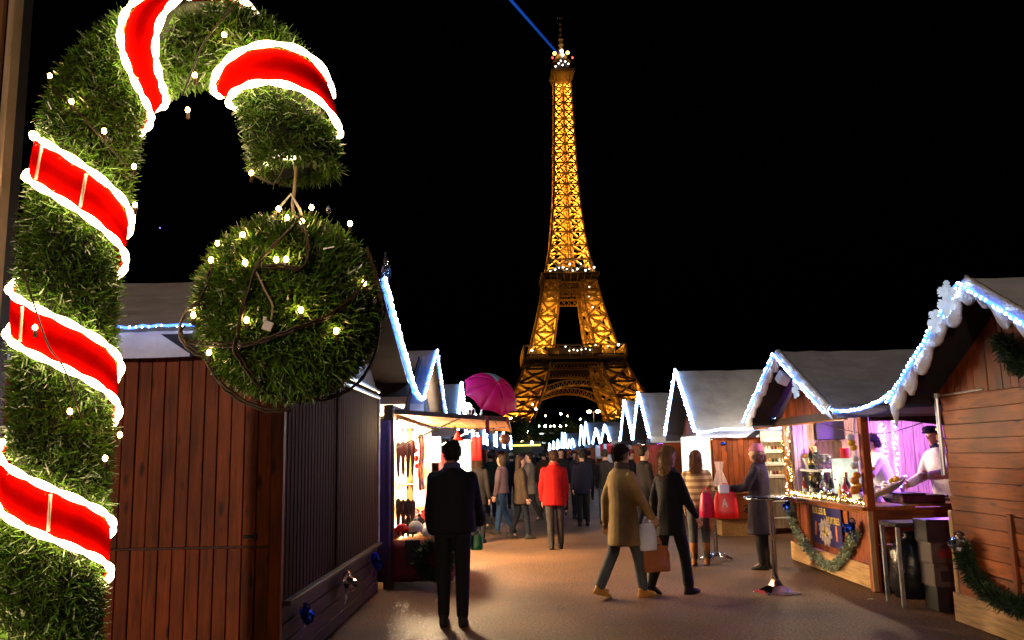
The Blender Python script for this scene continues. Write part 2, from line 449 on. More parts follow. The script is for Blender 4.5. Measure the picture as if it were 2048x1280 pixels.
# axis: straight trunk leaning a little, then a half-circle hook to the right
def cane_axis():
    pts = []
    for i in range(41):                       # trunk
        t = i / 40; z = 2.64 * t; pts.append(Vector((-1.40 + .012 * math.sin(t * 3) + .05 * max(0, t - .86) / .14 * .9, CY, z)))
    c = Vector((-1.032, CY, 2.64)); r = .318
    for i in range(1, 49):
        a = PI - PI * i / 48; pts.append(c + Vector((r * math.cos(a) * 1.02, 0, r * math.sin(a) * 1.07)))
    e = pts[-1]
    for i in range(1, 8): pts.append(e + Vector((.004, -.002, -.012) ) * i)
    return pts
AX = cane_axis()
AX = [AX[0]] + [AX[i] for i in range(1, len(AX))]
sl = [0.]
for a, b in zip(AX[:-1], AX[1:]): sl.append(sl[-1] + (b - a).length)
SL = np.array(sl); AXA = np.array([tuple(p) for p in AX])
def axat(s):
    return np.array([np.interp(s, SL, AXA[:, k]) for k in range(3)])
def cane_pt(s, phi, r):
    """phi = 0 faces the camera (-Y); +90 deg is the left of the direction of travel (outer side of the hook)"""
    p = axat(s); t = axat(min(s + .02, SL[-1])) - axat(max(s - .02, 0)); t /= np.linalg.norm(t)
    nrm = np.array([0, -1, 0.]); lft = np.cross(nrm, t); lft = -lft if (lft @ np.array([t[2] * -1, 0, t[0]])) < 0 else lft
    return p + (nrm * math.cos(phi) + lft * math.sin(phi)) * r, (nrm * math.cos(phi) + lft * math.sin(phi))
cane = thing('candy_cane', 'giant green tinsel candy cane wound with a glowing red ribbon', 'candy cane', (AX[0].x, CY, 0))
mb = MB(); mb.tube(AX, .125, 20); mb.build('core', M['needle_core'], cane, smooth=True)
# the ribbon winds round the tube: turns counted from the band at eye-height of the hook's start
PITCH = .486; S_A = np.interp(2.488, AXA[:41, 2], SL[:41])
KS = np.array([-9 * PITCH, 0, .112, .425, .570, .725, .90, 1.01, 1.12, 1.3]) + S_A; KT = np.array([-9, 0, .25, .75, 1., 1.25, 1.75, 2., 2.25, 2.7])
turn = lambda s: np.interp(s, KS, KT)
nb = 88000; ss = RNG.uniform(.1, SL[-1] + .0, nb); ph = RNG.uniform(-PI, PI, nb)
# vectorised frames
_d = ph / (2 * PI) - turn(ss); _d = _d - np.round(_d); _dist = _d * np.interp(ss, KS[:-1], np.diff(KS) / np.diff(KT))
_keep = np.abs(_dist) > .066; ss = ss[_keep]; ph = ph[_keep]; nb = len(ss)
cen = np.stack([np.interp(ss, SL, AXA[:, k]) for k in range(3)], 1)
t1 = np.stack([np.interp(np.minimum(ss + .02, SL[-1]), SL, AXA[:, k]) for k in range(3)], 1) - np.stack([np.interp(np.maximum(ss - .02, 0), SL, AXA[:, k]) for k in range(3)], 1)
t1 /= np.linalg.norm(t1, axis=1)[:, None]
lf = np.stack([-t1[:, 2], np.zeros(nb), t1[:, 0]], 1); nr = np.tile([0, -1., 0], (nb, 1))
rad = nr * np.cos(ph)[:, None] + lf * np.sin(ph)[:, None]
P = cen + rad * RNG.uniform(.118, .137, nb)[:, None]
V, F = blades(P, rad, .034, .0045, .72, RNG)
# end cap of the tip: needles round the rim only, the middle stays open and dark
ne = 2600; a = RNG.uniform(-PI, PI, ne); e = AXA[-1]; rr = RNG.uniform(.085, .13, ne)
P2 = np.stack([e[0] + np.cos(a) * rr, e[1] + np.sin(a) * rr, np.full(ne, e[2]) - RNG.uniform(0, .03, ne)], 1)
V2, F2 = blades(P2, np.tile([0, 0, -1.], (ne, 1)), .034, .0042, .7, RNG)
arrays('needles', np.vstack([V, V2]), np.vstack([F, F2 + len(V)]), M['needle'], cane, kind='stuff')
def helix(s0, s1, ds, r, off):
    pts = []
    s = s0
    while s < s1:
        ph = 2 * PI * turn(s); pts.append(Vector(cane_pt(max(0, min(SL[-1], s + off)), ph, r)[0])); s += ds
    return pts
s0, s1 = .12, S_A + PITCH * 2.36
R_ = .150
rows = []
for k in range(7):
    o = -.058 + .116 * k / 6
    rows.append(helix(s0, s1, .012, R_ + .004 * math.sin(k / 6 * PI), o))
n = min(len(r) for r in rows); rows = [r[:n] for r in rows]
mb = MB()
G = [[rows[k][i] for k in range(7)] for i in range(n)]
vs = [p for row in G for p in row]
cenl = [Vector(axat(max(0, min(SL[-1], s0 + .012 * i)))) for i in range(n)]
inn = [p + (cenl[i] - p).normalized() * .006 for i, row in enumerate(G) for p in row]
o = len(vs); fs = []
for i in range(n - 1):
    for k in range(6):
        q = i * 7 + k; fs += [(q, q + 1, q + 8, q + 7), (o + q, o + q + 7, o + q + 8, o + q + 1)]
    fs += [(i * 7, i * 7 + 7, o + i * 7 + 7, o + i * 7), (i * 7 + 6, o + i * 7 + 6, o + i * 7 + 13, i * 7 + 13)]
mb.add(vs + inn, fs); mb.build('ribbon', M['ribbon'], cane, smooth=True)
for o in (-.068, .068):
    pts = helix(s0, s1, .0042, .160, o)
    rr = [.0062 + .0055 * abs(math.sin(i * .34)) for i in range(len(pts))]
    mb = MB(); mb.tube(pts, rr, 8); mb.build('light_strip', M['led_warm'], cane, smooth=True)

for ds in (.030, -.042, -.486 + .028, -.486 * 2 - .03):  # pale bars painting the frame's reflection across the ribbon
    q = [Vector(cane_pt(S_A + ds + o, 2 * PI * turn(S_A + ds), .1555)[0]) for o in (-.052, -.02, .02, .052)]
    mb = MB(); mb.tube(q, .0045, 6); mb.build('glint', M['ribbon_glint'], cane, smooth=True)
tp = AXA[-1]
mb = MB(); mb.tube([Vector((tp[0] + .10 * math.cos(a), tp[1] + .10 * math.sin(a), tp[2] - .018 - .008 * math.sin(a * 7))) for a in [PI * 1.06 + PI * .5 * i / 14 for i in range(15)]], .0065, 6); mb.build('light_strip', M['led_warm'], cane, smooth=True)
# a dark metal-clad post behind the cane at the picture's edge
post = thing('metal_post', 'brown metal clad post with pale edge strip behind the candy cane', 'post', (-1.95, 3.0, 0))
mb = MB(); mb.lohi((-2.45, 2.95, 0), (-1.882, 3.1, 5.2), ch=.008); mb.build('cladding_panel', M['metal_brown'], post)
mb = MB(); mb.lohi((-1.880, 2.96, 0), (-1.867, 3.1, 5.2), ch=.004); mb.build('black_strip', M['black'], post)  # narrow black strip between panel and edge
mb = MB(); mb.lohi((-1.865, 2.935, 0), (-1.842, 3.0, 5.2), ch=.005); mb.build('edge_strip', M['metal_edge'], post)
mb = MB(); mb.lohi((-2.0, 2.90, 2.66), (-1.90, 2.947, 2.72), ch=.008); br = mb.build('bracket', M['metal_brown'], post)
mb = MB(); mb.lathe([(.001, 0), (.016, .0), (.016, .01), (.001, .014)], (-1.955, 2.90, 2.69), 8, Matrix.Rotation(PI / 2, 3, 'X')); mb.build('bolt', M['steel'], br)

# ------------------------------------------------------------------ hanging tinsel ball
BC = np.array([-.694, CY - .02, 2.082]); BR = .262
ball = thing('hanging_ball', 'big round green tinsel ball hanging from the tip of the candy cane', 'decoration ball', (BC[0], BC[1], BC[2] - BR))
mb = MB(); mb.ball(BC, BR - .012, 32, 20); mb.build('core', M['needle_core'], ball, smooth=True)
nb = 40000; d = RNG.normal(size=(nb, 3)); d /= np.linalg.norm(d, axis=1)[:, None]
P = BC + d * RNG.uniform(BR - .018, BR + .004, nb)[:, None] * np.array([1, 1, 1.03])
V, F = blades(P, d, .037, .0046, .74, RNG)
arrays('needles', V, F, M['needle'], ball, kind='stuff')
tip = Vector(tuple(AXA[-1])); topb = Vector((BC[0], BC[1], BC[2] + BR))
mb = MB(); mb.tube(jitter(polyline([tip + Vector((0, 0, .03)), topb + Vector((0, 0, -.01))], .02), .0025), .0055, 8)
mb.build('cord', M['cable_tan'], ball, smooth=True)
mb = MB(); mb.tube([topb + Vector((-.05, -.02, -.01)), topb + Vector((-.03, -.03, .05)), topb + Vector((0, -.01, .10)), topb + Vector((.03, -.02, .05)), topb + Vector((.05, -.02, -.01))], .005, 6)
mb.build('hanger_wire', M['white'], ball, smooth=True)

def smooth_path(pts, sub=5):
    pts = [Vector(p) for p in pts]; out = []
    for i in range(len(pts) - 1):
        p0 = pts[max(i - 1, 0)]; p1 = pts[i]; p2 = pts[i + 1]; p3 = pts[min(i + 2, len(pts) - 1)]
        for k in range(sub):
            t = k / sub
            out.append(.5 * ((2 * p1) + (p2 - p0) * t + (2 * p0 - 5 * p1 + 4 * p2 - p3) * t * t + (3 * p1 - p0 - 3 * p2 + p3) * t ** 3))
    return out + [pts[-1]]
BULB = None
def bulbs(parent, lit, unlit, r=.0085):
    global BULB
    if BULB is None:
        m = MB(); m.ball((0, 0, 0), .0072, 8, 6, (1, 1, 1.25)); BULB = m.mesh('fairy bulb', M['bulb_warm'], True)
        m = MB(); m.lathe([(.004, -.012), (.007, -.008), (.007, .004), (.004, .012), (.001, .016)], (0, 0, 0), 8)
        bulbs.un = m.mesh('unlit bulb', M['glass'], True)
        m = MB(); m.lathe([(.0055, -.026), (.0055, -.006), (.003, -.006)], (0, 0, 0), 8); bulbs.sock = m.mesh('socket', M['cable'], False)
    for p in lit:
        b = piece('bulb', BULB, p, parent); piece('socket', bulbs.sock, Vector(p) + Vector((0, .004, -.002)), b)
    for p in unlit: piece('unlit_bulb', bulbs.un, p, parent)
strs = thing('string_lights', 'warm fairy lights on dark cable wound round the hanging tinsel ball', 'string lights', tuple(BC), 'fairy light strings')
lit = [(-0.779, 2.378, 2.264), (-0.882, 2.465, 2.263), (-0.871, 2.387, 2.194), (-0.749, 2.314, 2.167), (-0.662, 2.312, 2.173), (-0.636, 2.317, 2.174), (-0.614, 2.509, 2.381), (-0.67, 2.447, 2.333), (-0.623, 2.433, 2.316), (-0.503, 2.546, 2.338), (-0.442, 2.456, 2.131), (-0.592, 2.319, 2.03), (-0.739, 2.31, 2.004), (-0.509, 2.389, 1.98), (-0.936, 2.431, 2.067), (-0.931, 2.427, 2.041), (-0.883, 2.429, 1.931), (-0.709, 2.488, 2.372)]
unl = [(-0.565, 2.521, 2.375), (-0.762, 2.481, 2.349), (-0.797, 2.349, 2.212), (-0.729, 2.412, 1.854), (-0.687, 2.497, 1.809), (-0.418, 2.508, 2.089), (-0.523, 2.556, 1.855), (-0.905, 2.525, 1.883), (-0.766, 2.344, 1.939)]
bulbs(strs, lit, unl)
W = [[(-0.631, 2.441, 2.323), (-0.651, 2.358, 2.255), (-0.683, 2.322, 2.204), (-0.717, 2.302, 2.143), (-0.742, 2.3, 2.058), (-0.768, 2.325, 1.979), (-0.784, 2.358, 1.928), (-0.757, 2.41, 1.862), (-0.709, 2.552, 1.799), (-0.605, 2.62, 1.801), (-0.516, 2.635, 1.831), (-0.455, 2.64, 1.908), (-0.419, 2.578, 2.008), (-0.416, 2.537, 2.125), (-0.462, 2.577, 2.261)],
     [(-1.0, 2.52, 2.02), (-0.995, 2.5, 1.985), (-0.944, 2.502, 1.964), (-0.851, 2.386, 1.944), (-0.736, 2.338, 1.938), (-0.671, 2.325, 1.956), (-0.597, 2.331, 1.983), (-0.521, 2.363, 2.019), (-0.461, 2.416, 2.088), (-0.441, 2.464, 2.142)],
     [(-0.865, 2.366, 2.16), (-0.896, 2.379, 2.076), (-0.95, 2.42, 2.05), (-1.0, 2.50, 2.01), (-0.98, 2.5, 1.96), (-0.925, 2.514, 1.92), (-0.871, 2.54, 1.831), (-0.775, 2.574, 1.772), (-0.691, 2.599, 1.768)],
     [(-0.65, 2.457, 2.335), (-0.599, 2.378, 2.26), (-0.582, 2.342, 2.192), (-0.597, 2.319, 2.144), (-0.649, 2.307, 2.149), (-.70, 2.3, 2.145)]]
for w in W:
    for o in ((0, 0, 0), (.006, -.004, .007)):
        mb = MB(); mb.tube(jitter([p + Vector(o) for p in smooth_path(w)], .003), .0042, 6); mb.build('cable', M['cable'], strs, smooth=True)
mb = MB(); mb.tube(smooth_path([(-0.712, 2.301, 2.135), (-0.686, 2.295, 2.084), (-0.665, 2.296, 2.042), (-0.668, 2.298, 2.0)]), .003, 6); mb.build('tag_string', M['cable_tan'], strs, smooth=True)
mb = MB(); mb.box((-.676, 2.296, 1.984), (.026, .006, .026), Matrix.Rotation(.35, 3, 'Y'), ch=.002); mb.box((-.684, 2.296, 2.002), (.010, .006, .016), ch=.002)
mb.build('tag', M['white'], strs)
strc = thing('string_lights', 'warm fairy lights on thin brown cable scattered up the candy cane', 'string lights', (-1.3, 2.44, 1.6), 'fairy light strings')
bulbs(strc, [(-1.467, 2.55, 2.847), (-1.333, 2.44, 2.71), (-1.228, 2.44, 2.613), (-0.96, 2.44, 2.786), (-0.875, 2.44, 2.915), (-1.022, 2.55, 2.722), (-1.183, 2.55, 2.539), (-1.174, 2.55, 2.414), (-1.28, 2.44, 1.771), (-1.184, 2.55, 1.705), (-1.172, 2.44, 1.636), (-1.397, 2.44, 2.017), (-0.814, 2.55, 2.509)], [])
for w in ([(-0.83, 2.43, 3.03), (-0.877, 2.43, 2.964), (-0.933, 2.43, 2.884), (-0.967, 2.43, 2.787), (-0.995, 2.44, 2.723)], [(-1.40, 2.45, 2.76), (-1.333, 2.44, 2.70), (-1.272, 2.43, 2.633), (-1.215, 2.44, 2.569), (-1.159, 2.46, 2.505)],
          [(-1.455, 2.44, 2.219), (-1.402, 2.425, 2.098), (-1.35, 2.43, 1.964), (-1.302, 2.44, 1.891), (-1.25, 2.45, 1.75)], [(-.814, 2.55, 2.505), (-.76, 2.50, 2.47), (-.72, 2.49, 2.455), (-.70, 2.52, 2.53)]):
    mb = MB(); mb.tube(smooth_path(w), .0028, 6); mb.build('cable', M['cable'], strc, smooth=True)

# ------------------------------------------------------------------ the lattice tower
TP = 3700.
TX, TY, TZ, TR = 40.6, 625., 13.5, math.radians(2.0)
TH = [0, 10, 20, 30, 40, 50, 57, 65, 80, 95, 115, 128, 140, 155, 170, 185, 200, 230, 260, 274]
TW = [62.5, 56, 50, 44.6, 39.6, 35.4, 32.8, 30, 26.0, 22.3, 18.6, 15.8, 13.6, 11.8, 10.4, 9.2, 8.7, 7.6, 6.7, 6.2]
LH = [0, 57, 65, 95, 115]; LW = [25, 16.5, 15.5, 12.6, 11.]
hw = lambda z: float(np.interp(z, TH, TW)); lw = lambda z: float(np.interp(z, LH, LW))
M['iron'] = pbr('tower iron paint', (.42, .27, .12), .55, metal=.0, var=.2, scale=.3, spec=.3)
M['iron_dark'] = pbr('tower dark iron', (.045, .026, .015), .6, var=.2, scale=.3)
M['tower_white'] = emis('tower white lamp', (.95, 1, .92), 10)
M['tower_red'] = emis('tower red lamp', (1, .03, .02), 9)
M['tower_amber'] = emis('tower amber lamp', (1, .55, .08), 9)
tower = thing('lattice_tower', 'tall iron lattice tower glowing gold against the black sky, blue beam at its top', 'tower', (TX, TY, TZ))
tower.rotation_euler = (0, 0, TR)
class TMB(MB):
    """tower-local builder: coordinates are metres from the tower's foot"""
    def part(s, name, mat, parent=None, kind=None, smooth=False):
        o = bpy.data.objects.new(name, s.mesh(name, mat, smooth)); COL.objects.link(o); o.parent = parent or tower
        if kind: o['kind'] = kind
        return o
ROT4 = [Matrix.Rotation(PI / 2 * k, 3, 'Z') for k in range(4)]
def leg_corners(z, k):
    """four chords of the leg in quadrant k"""
    h = hw(z); w = min(lw(z), h - .5)
    return [ROT4[k] @ Vector(p) for p in ((-h, -h, z), (-h + w, -h, z), (-h + w, -h + w, z), (-h, -h + w, z))]
def lattice_panel(mb, a, b, c, d, w, fine=True):
    """a,b bottom corners, c,d top corners (c over b): X brace, rails and small inner lozenge"""
    mb.beam(a, c, w); mb.beam(b, d, w); mb.beam(d, c, w * 1.1)
    if fine:
        m = (a + b + c + d) / 4; ab = (a + b) / 2; bc = (b + c) / 2; cd = (c + d) / 2; da = (d + a) / 2
        for p, q in ((ab, bc), (bc, cd), (cd, da), (da, ab)): mb.beam(p, q, w * .55)
        for p, q in ((a, c), (b, d)):
            for t in (.25, .75):
                x = p.lerp(q, t); mb.beam(x, bc.lerp(da, .5) * .15 + x * .85 + (m - x) * .0 + (cd - ab).normalized() * .01, w * .4)
def leg(name, k, zs, wch, wbr):
    mb = TMB()
    for z0, z1 in zip(zs[:-1], zs[1:]):
        A = leg_corners(z0, k); B = leg_corners(z1, k)
        for i in range(4): mb.beam(A[i], B[i], wch)
        for i in range(4): mb.beam(B[i], B[(i + 1) % 4], wch * .8)
    o = mb.part(name, M['iron'])
    for z0, z1 in zip(zs[:-1], zs[1:]):
        A = leg_corners(z0, k); B = leg_corners(z1, k)
        for i in range(4):
            j = (i + 1) % 4; m2 = TMB(); lattice_panel(m2, A[i], A[j], B[j], B[i], wbr, False); m2.part('lattice_panel', M['iron'], o, kind='stuff')
    return o
for k in range(4):
    leg('leg', k, [0, 8, 17, 27, 37, 47, 55], 1.5, 1.5)
    leg('upper_leg', k, [63, 74, 86, 97, 105, 113], 1.25, 1.35)
# shaft: every face is two columns of crossed panels
zs = [118.]; st = 11.5
while zs[-1] < 270: zs.append(zs[-1] + st); st = max(6.2, st * .958)
zs[-1] = 272
mb = TMB()
for z0, z1 in zip(zs[:-1], zs[1:]):
    for R in ROT4:
        for u in (-1, -.06, .06):
            mb.beam(R @ Vector((u * hw(z0), -hw(z0), z0)), R @ Vector((u * hw(z1), -hw(z1), z1)), 1.15 if u == -1 else .75)
        mb.beam(R @ Vector((-hw(z1), -hw(z1), z1)), R @ Vector((hw(z1), -hw(z1), z1)), .75)
shaft = mb.part('shaft', M['iron'])
for z0, z1 in zip(zs[:-1], zs[1:]):
    for R in ROT4:
        h0, h1 = hw(z0), hw(z1)
        for ua, ub in ((-1, -.06), (.06, 1)):
            a, b = R @ Vector((ua * h0, -h0, z0)), R @ Vector((ub * h0, -h0, z0)); d, c = R @ Vector((ua * h1, -h1, z1)), R @ Vector((ub * h1, -h1, z1))
            m2 = TMB(); lattice_panel(m2, a, b, c, d, 1.05, False); m2.part('lattice_panel', M['iron'], shaft, kind='stuff')
mb = TMB()                                   # lift core inside the shaft
for z0, z1 in zip(zs[:-1], zs[1:]):
    w = hw(z0) * .26
    for sx in (-1, 1):
        for sy in (-1, 1): mb.beam((sx * w, sy * w, z0), (sx * w * .96, sy * w * .96, z1), .8)
    for R in ROT4:
        mb.beam(R @ Vector((-w, -w, z0)), R @ Vector((w, -w, z1)), .6); mb.beam(R @ Vector((w, -w, z0)), R @ Vector((-w, -w, z1)), .6)
    mb.box((0, 0, z1), (w * 2.2, w * 2.2, .5))
mb.part('lift_core', M['iron'], kind='stuff')
# first platform: open gallery, frieze and lattice girder below it
g = 35.6
mb = TMB()
for R in ROT4:
    mb.beam(R @ Vector((-g, -g, 63.6)), R @ Vector((g, -g, 63.6)), 1.1); mb.beam(R @ Vector((-g, -g, 54.6)), R @ Vector((g, -g, 54.6)), 1.3)
p1 = mb.part('first_platform', M['iron'])
for R in ROT4:
    for i in range(10):
        x = -g + 2 * g * i / 9; m2 = TMB(); m2.beam(R @ Vector((x, -g, 55.2)), R @ Vector((x, -g, 63.1)), .8 if i % 9 else 1.2); m2.part('gallery_post', M['iron'], p1)
mb = TMB(); mb.lohi((-g + 1, -g + 1, 56.9), (g - 1, g - 1, 57.6)); mb.part('deck', M['iron_dark'], p1)
for R in ROT4:
    m2 = TMB(); c = R @ Vector((0, -g + 9, 60)); d = R @ Vector((38, 7, 0)); m2.box(c, (abs(d.x), abs(d.y), 5.4)); m2.part('pavilion', M['iron_dark'], p1)
    m2 = TMB(); q = R @ Vector((2 * g - 2, .6, 0)); m2.box(R @ Vector((0, -g + 1.4, 51.6)), (abs(q.x), abs(q.y), 5.6)); m2.part('frieze', M['iron_dark'], p1)
    m2 = TMB()
    for i in range(26):
        x0 = -31 + 62 * i / 26; x1 = x0 + 62 / 26; y = -hw(50) + .2
        a, b, c, d = [R @ Vector(p) for p in ((x0, y, 46.5), (x1, y, 46.5), (x1, y, 51), (x0, y, 51))]
        m2.beam(a, c, .45); m2.beam(b, d, .45)
    for z in (46.5, 51): m2.beam(R @ Vector((-32, -hw(50) + .2, z)), R @ Vector((32, -hw(50) + .2, z)), .8)
    m2.part('lattice_girder', M['iron'], p1, kind='stuff')
    # decorative arch between the legs
    m2 = TMB(); N_ = 40; inner = []; outer = []
    for i in range(N_ + 1):
        t = PI * (i / N_) ; z = 6 + 28.5 * math.sin(t); zo = 5 + 34.0 * math.sin(t); y = -hw(20) + 2.
        inner.append(R @ Vector((-37.5 * math.cos(t), -hw(z) + 2, z))); outer.append(R @ Vector((-43 * math.cos(t), -hw(zo) + 2, zo)))
    m2.tube(inner, .85, 6); m2.tube(outer, .6, 6)
    for i in range(N_):
        m2.beam(inner[i], outer[i], .4); m2.beam(inner[i], outer[i + 1], .35)
    m2.part('arch', M['iron'], kind='stuff')
# second platform
g = 20.8
mb = TMB(); mb.lathe([(g * 1.19, 0), (g * 1.414, 4.5), (g * 1.414, 5.6), (g * 1.36, 5.6)], (0, 0, 112.6), 4, Matrix.Rotation(PI / 4, 3, 'Z'))
p2 = mb.part('second_platform', M['iron_dark'])
mb = TMB()
for R in ROT4:
    mb.beam(R @ Vector((-g, -g, 118.4)), R @ Vector((g, -g, 118.4)), .7)
    for i in range(9):
        x = -1 + 2 * i / 8; mb.beam(R @ Vector((x * (g - 3), -g + 3, 112)), R @ Vector((x * g, -g - .1, 117.8)), .5)
mb.part('railing', M['iron'], p2, kind='stuff')
for R in ROT4:
    m2 = TMB()
    for z0, z1 in ((101, 105.5), (106, 111.5)):
        for i in range(10):
            h0, h1 = hw(z0), hw(z1); u0 = -1 + 2 * i / 10; u1 = u0 + .2
            a, b = R @ Vector((u0 * h0, -h0 + .4, z0)), R @ Vector((u1 * h0, -h0 + .4, z0)); d, c = R @ Vector((u0 * h1, -h1 + .4, z1)), R @ Vector((u1 * h1, -h1 + .4, z1))
            m2.beam(a, c, .45); m2.beam(b, d, .45)
        for z in (z0, z1): m2.beam(R @ Vector((-hw(z), -hw(z), z)), R @ Vector((hw(z), -hw(z), z)), .8)
    m2.part('lattice_girder', M['iron'], p2, kind='stuff')
    m2 = TMB(); c = R @ Vector((0, -13, 121)); m2.box(c, (abs((R @ Vector((24, 4, 0))).x), abs((R @ Vector((24, 4, 0))).y), 5)); m2.part('pavilion', M['iron_dark'], p2)
# crown: flared gallery, dark cabin, lamps, mast
mb = TMB(); mb.lathe([(5.4 * 1.414, 0), (6.2 * 1.414, 3), (8.9 * 1.414, 9), (8.9 * 1.414, 11.5), (8.4 * 1.414, 11.5)], (0, 0, 270), 4, Matrix.Rotation(PI / 4, 3, 'Z'))
top = mb.part('crown_gallery', M['iron'])
for R in ROT4:
    for i in range(7):
        u = -1 + i / 3; m2 = TMB(); m2.beam(R @ Vector((u * 5.6, -5.7, 270.5)), R @ Vector((u * 9, -9.05, 279.5)), .5); m2.part('bracket', M['iron'], top)
mb = TMB(); mb.lathe([(8.6, 0), (8.8, 3), (8.2, 3.2), (8.2, 6.5), (7.2, 9), (6.2, 10)], (0, 0, 281.5), 12); cab = mb.part('cabin', M['iron_dark'])
mb = TMB(); mb.lathe([(4.6, 0), (4.6, 3.2), (3.4, 5.2), (1.6, 6.4), (1.2, 8)], (0, 0, 291), 12); mb.part('dome', M['iron'])
mb = TMB(); mb.lathe([(1.8, 0), (1.9, 4), (1.4, 4.5), (1.3, 14), (.8, 14.5), (.75, 26), (.5, 26.3), (.4, 31)], (0, 0, 297), 8); mast = mb.part('mast', M['iron'])
for z in (300, 304.5, 309, 313, 318, 322):
    m2 = TMB(); m2.lathe([(2.2 if z < 312 else 1.3, 0), (2.2 if z < 312 else 1.3, .9)], (0, 0, z), 8); m2.part('antenna_ring', M['iron'], mast)
m2 = TMB(); m2.box((0, 0, 327.6), (4.6, .7, .6)); m2.part('cross_bar', M['iron'], mast)
def tl(p, m, r): m2 = TMB(); m2.ball(p, r, 8, 6); m2.part('lamp', M[m], tower, smooth=True)
for x, z, m, r in ((-5.5, 283, 'tower_white', .55), (-3, 285.5, 'tower_white', .6), (0, 284, 'tower_white', .55), (2.2, 287, 'tower_white', .6), (4.5, 285, 'tower_white', .55), (-1.3, 287.6, 'tower_white', .5),
                   (-7.6, 290, 'tower_red', .8), (7.8, 290, 'tower_red', .8), (-5.6, 295.5, 'tower_amber', 1.4), (4.6, 296, 'tower_amber', 1.4), (.6, 294.5, 'tower_white', 1.1), (0, 297.5, 'tower_white', 1.3)):
    tl((x, -8.9 if z < 292 else -5, z), m, r)
for i, x in enumerate((-15, -11.4, -8.6, -5.6, -3, -.6, 1.4, 4.6, 7.5, 10.6, 13.4, 17)):
    tl((x, -g - .2, 119.7 + (i % 3) * 1.1 + (2.6 if i in (3, 5, 8) else 0)), 'tower_white', .42 + .2 * (i % 2))
for x, z in ((-30.5, 60), (30, 63), (-7, 62.2), (-4.5, 59.4), (-1.5, 60), (1.2, 59.4), (4, 60), (7, 60.6), (10, 59.8), (14, 63), (22.5, 62), (12.6, 100), (14.5, 92), (13, 107.6)):
    tl((x, (-36.2 if z < 66 else -hw(z) - .4), z), 'tower_white', .38 if abs(x) < 29 else .75)
# the turning searchlight beam, a shaft of lit night air
def beam_mat():
    m = bpy.data.materials.new('lit air of the beam'); m.use_nodes = True; nt = m.node_tree; N = nt.nodes
    N.remove(N["Principled BSDF"]); e = N.new("ShaderNodeEmission"); e.inputs[0].default_value = (.02, .16, 1., 1); e.inputs[1].default_value = .16
    nt.links.new(e.outputs[0], N["Material Output"].inputs['Volume']); return m
a = Vector((0, 0, 294.5)); d = Vector((-86, -40, 84)).normalized()
mb = TMB(); mb.tube([a, a + d * 260], [.9, 2.6], 16); mb.part('light_beam', beam_mat())
# projectors inside the ironwork, then lamps added outside it
AMB = (1., .47, .055)
def tlamp(p, e, r=.6):
    o = lamp('projector', (0, 0, 0), e, AMB, r); o.parent = tower; o.location = p
for z0, z1 in zip(zs[:-1], zs[1:]):
    z = z0 + .22 * (z1 - z0); w = hw(z) * .66
    for sx, sy in ((-1, -1), (1, 1), (-1, 1), (1, -1)): tlamp((sx * w, sy * w, z), TP * hw(z) ** 1.2 / 10)
for k in range(4):
    for z in (66, 76, 88, 99):
        p = sum(leg_corners(z, k), Vector()) / 4; tlamp(p, TP * {66: 4., 76: 3.8, 88: 2.2, 99: .5}[z])
    for z in (2, 9, 17):
        p = sum(leg_corners(z, k), Vector()) / 4; tlamp(p, TP * 6.5)
for R in ROT4:
    for x in (-26, -13, 0, 13, 26): tlamp(R @ Vector((x, -33, 58.6)), TP * .12)
    for x in (-30, -17, 0, 17, 30): tlamp(R @ Vector((x, -30 - abs(x) * .2, 39 - abs(x) * .55)), TP * .05)
    for i in range(3, 13):
        t = PI * i / 15; tlamp(R @ Vector((-40.5 * math.cos(t), -hw(6 + 31 * math.sin(t)) - 1.5, 4.5 + 31.2 * math.sin(t))), TP * .035)
    tlamp(R @ Vector((0, -13, 268)), TP * .5); tlamp(R @ Vector((0, -12, 298)), TP * .25)
    for z in (122, 140, 160, 180, 200, 222, 245):  # hang free off the faces, added to brighten the front members
        tlamp(R @ Vector((0, -hw(z) - 9, z)), TP * .22)
    for z in (67, 82, 95):
        for u in (-1, 1): tlamp(R @ Vector((u * (hw(z) - 7), -hw(z) - 9, z)), TP * .35)

L2P = 620.
# ------------------------------------------------------------------ market chalets
CH = 'wooden market chalets along the alley'
RP = 'cold white light ropes along the chalet gables'
def roof_mb(xo, side, ya, half, ez, az, depth=2.9, val=.14, sag=.02):
    """one folded canvas: valance, slope, ridge, slope, valance"""
    prof = [(ya - half - .01, ez - val)] + [(ya - half + half * t, ez + (az - ez) * t - sag * 4 * t * (1 - t)) for t in [i / 7 for i in range(8)]]
    prof += [(ya + half * t, az + (ez - az) * t - sag * 4 * t * (1 - t)) for t in [i / 7 for i in range(1, 8)]] + [(ya + half + .01, ez - val)]
    G = []
    for i in range(15):
        x = xo + side * depth * i / 14
        G.append([Vector((x, y + random.uniform(-.006, .006), z + random.uniform(-.008, .008) - .012 * math.sin(PI * i / 14))) for y, z in prof])
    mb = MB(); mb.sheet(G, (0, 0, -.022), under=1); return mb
def rope(label, pts, r=.017, bead=.055, parent=None, m='led_halo', mb_='led_cold', beads=True, name='light_rope'):
    pts = [Vector(p) for p in pts]; c = sum(pts, Vector()) / len(pts)
    t = thing(name, label, 'light rope', tuple(c), RP)
    r *= 1.25; pl = jitter(polyline(pts, .06), .008)
    mb = MB(); mb.tube(pl, r, 6); mb.build('rope', M[m], t, smooth=True)
    if beads:
        mb = MB()
        for p in polyline(pts, bead):
            sd = -1 if p.x > 0 else 1; mb.ball(p + Vector((sd * r * .8, -r * .6, 0)) + Vector((random.uniform(-.008, .008), random.uniform(-.008, .008), random.uniform(-.008, .008))), r * random.uniform(.55, .8), 6, 4)
        mb.build('beads', M[mb_], t, kind='stuff', smooth=True)
    return t
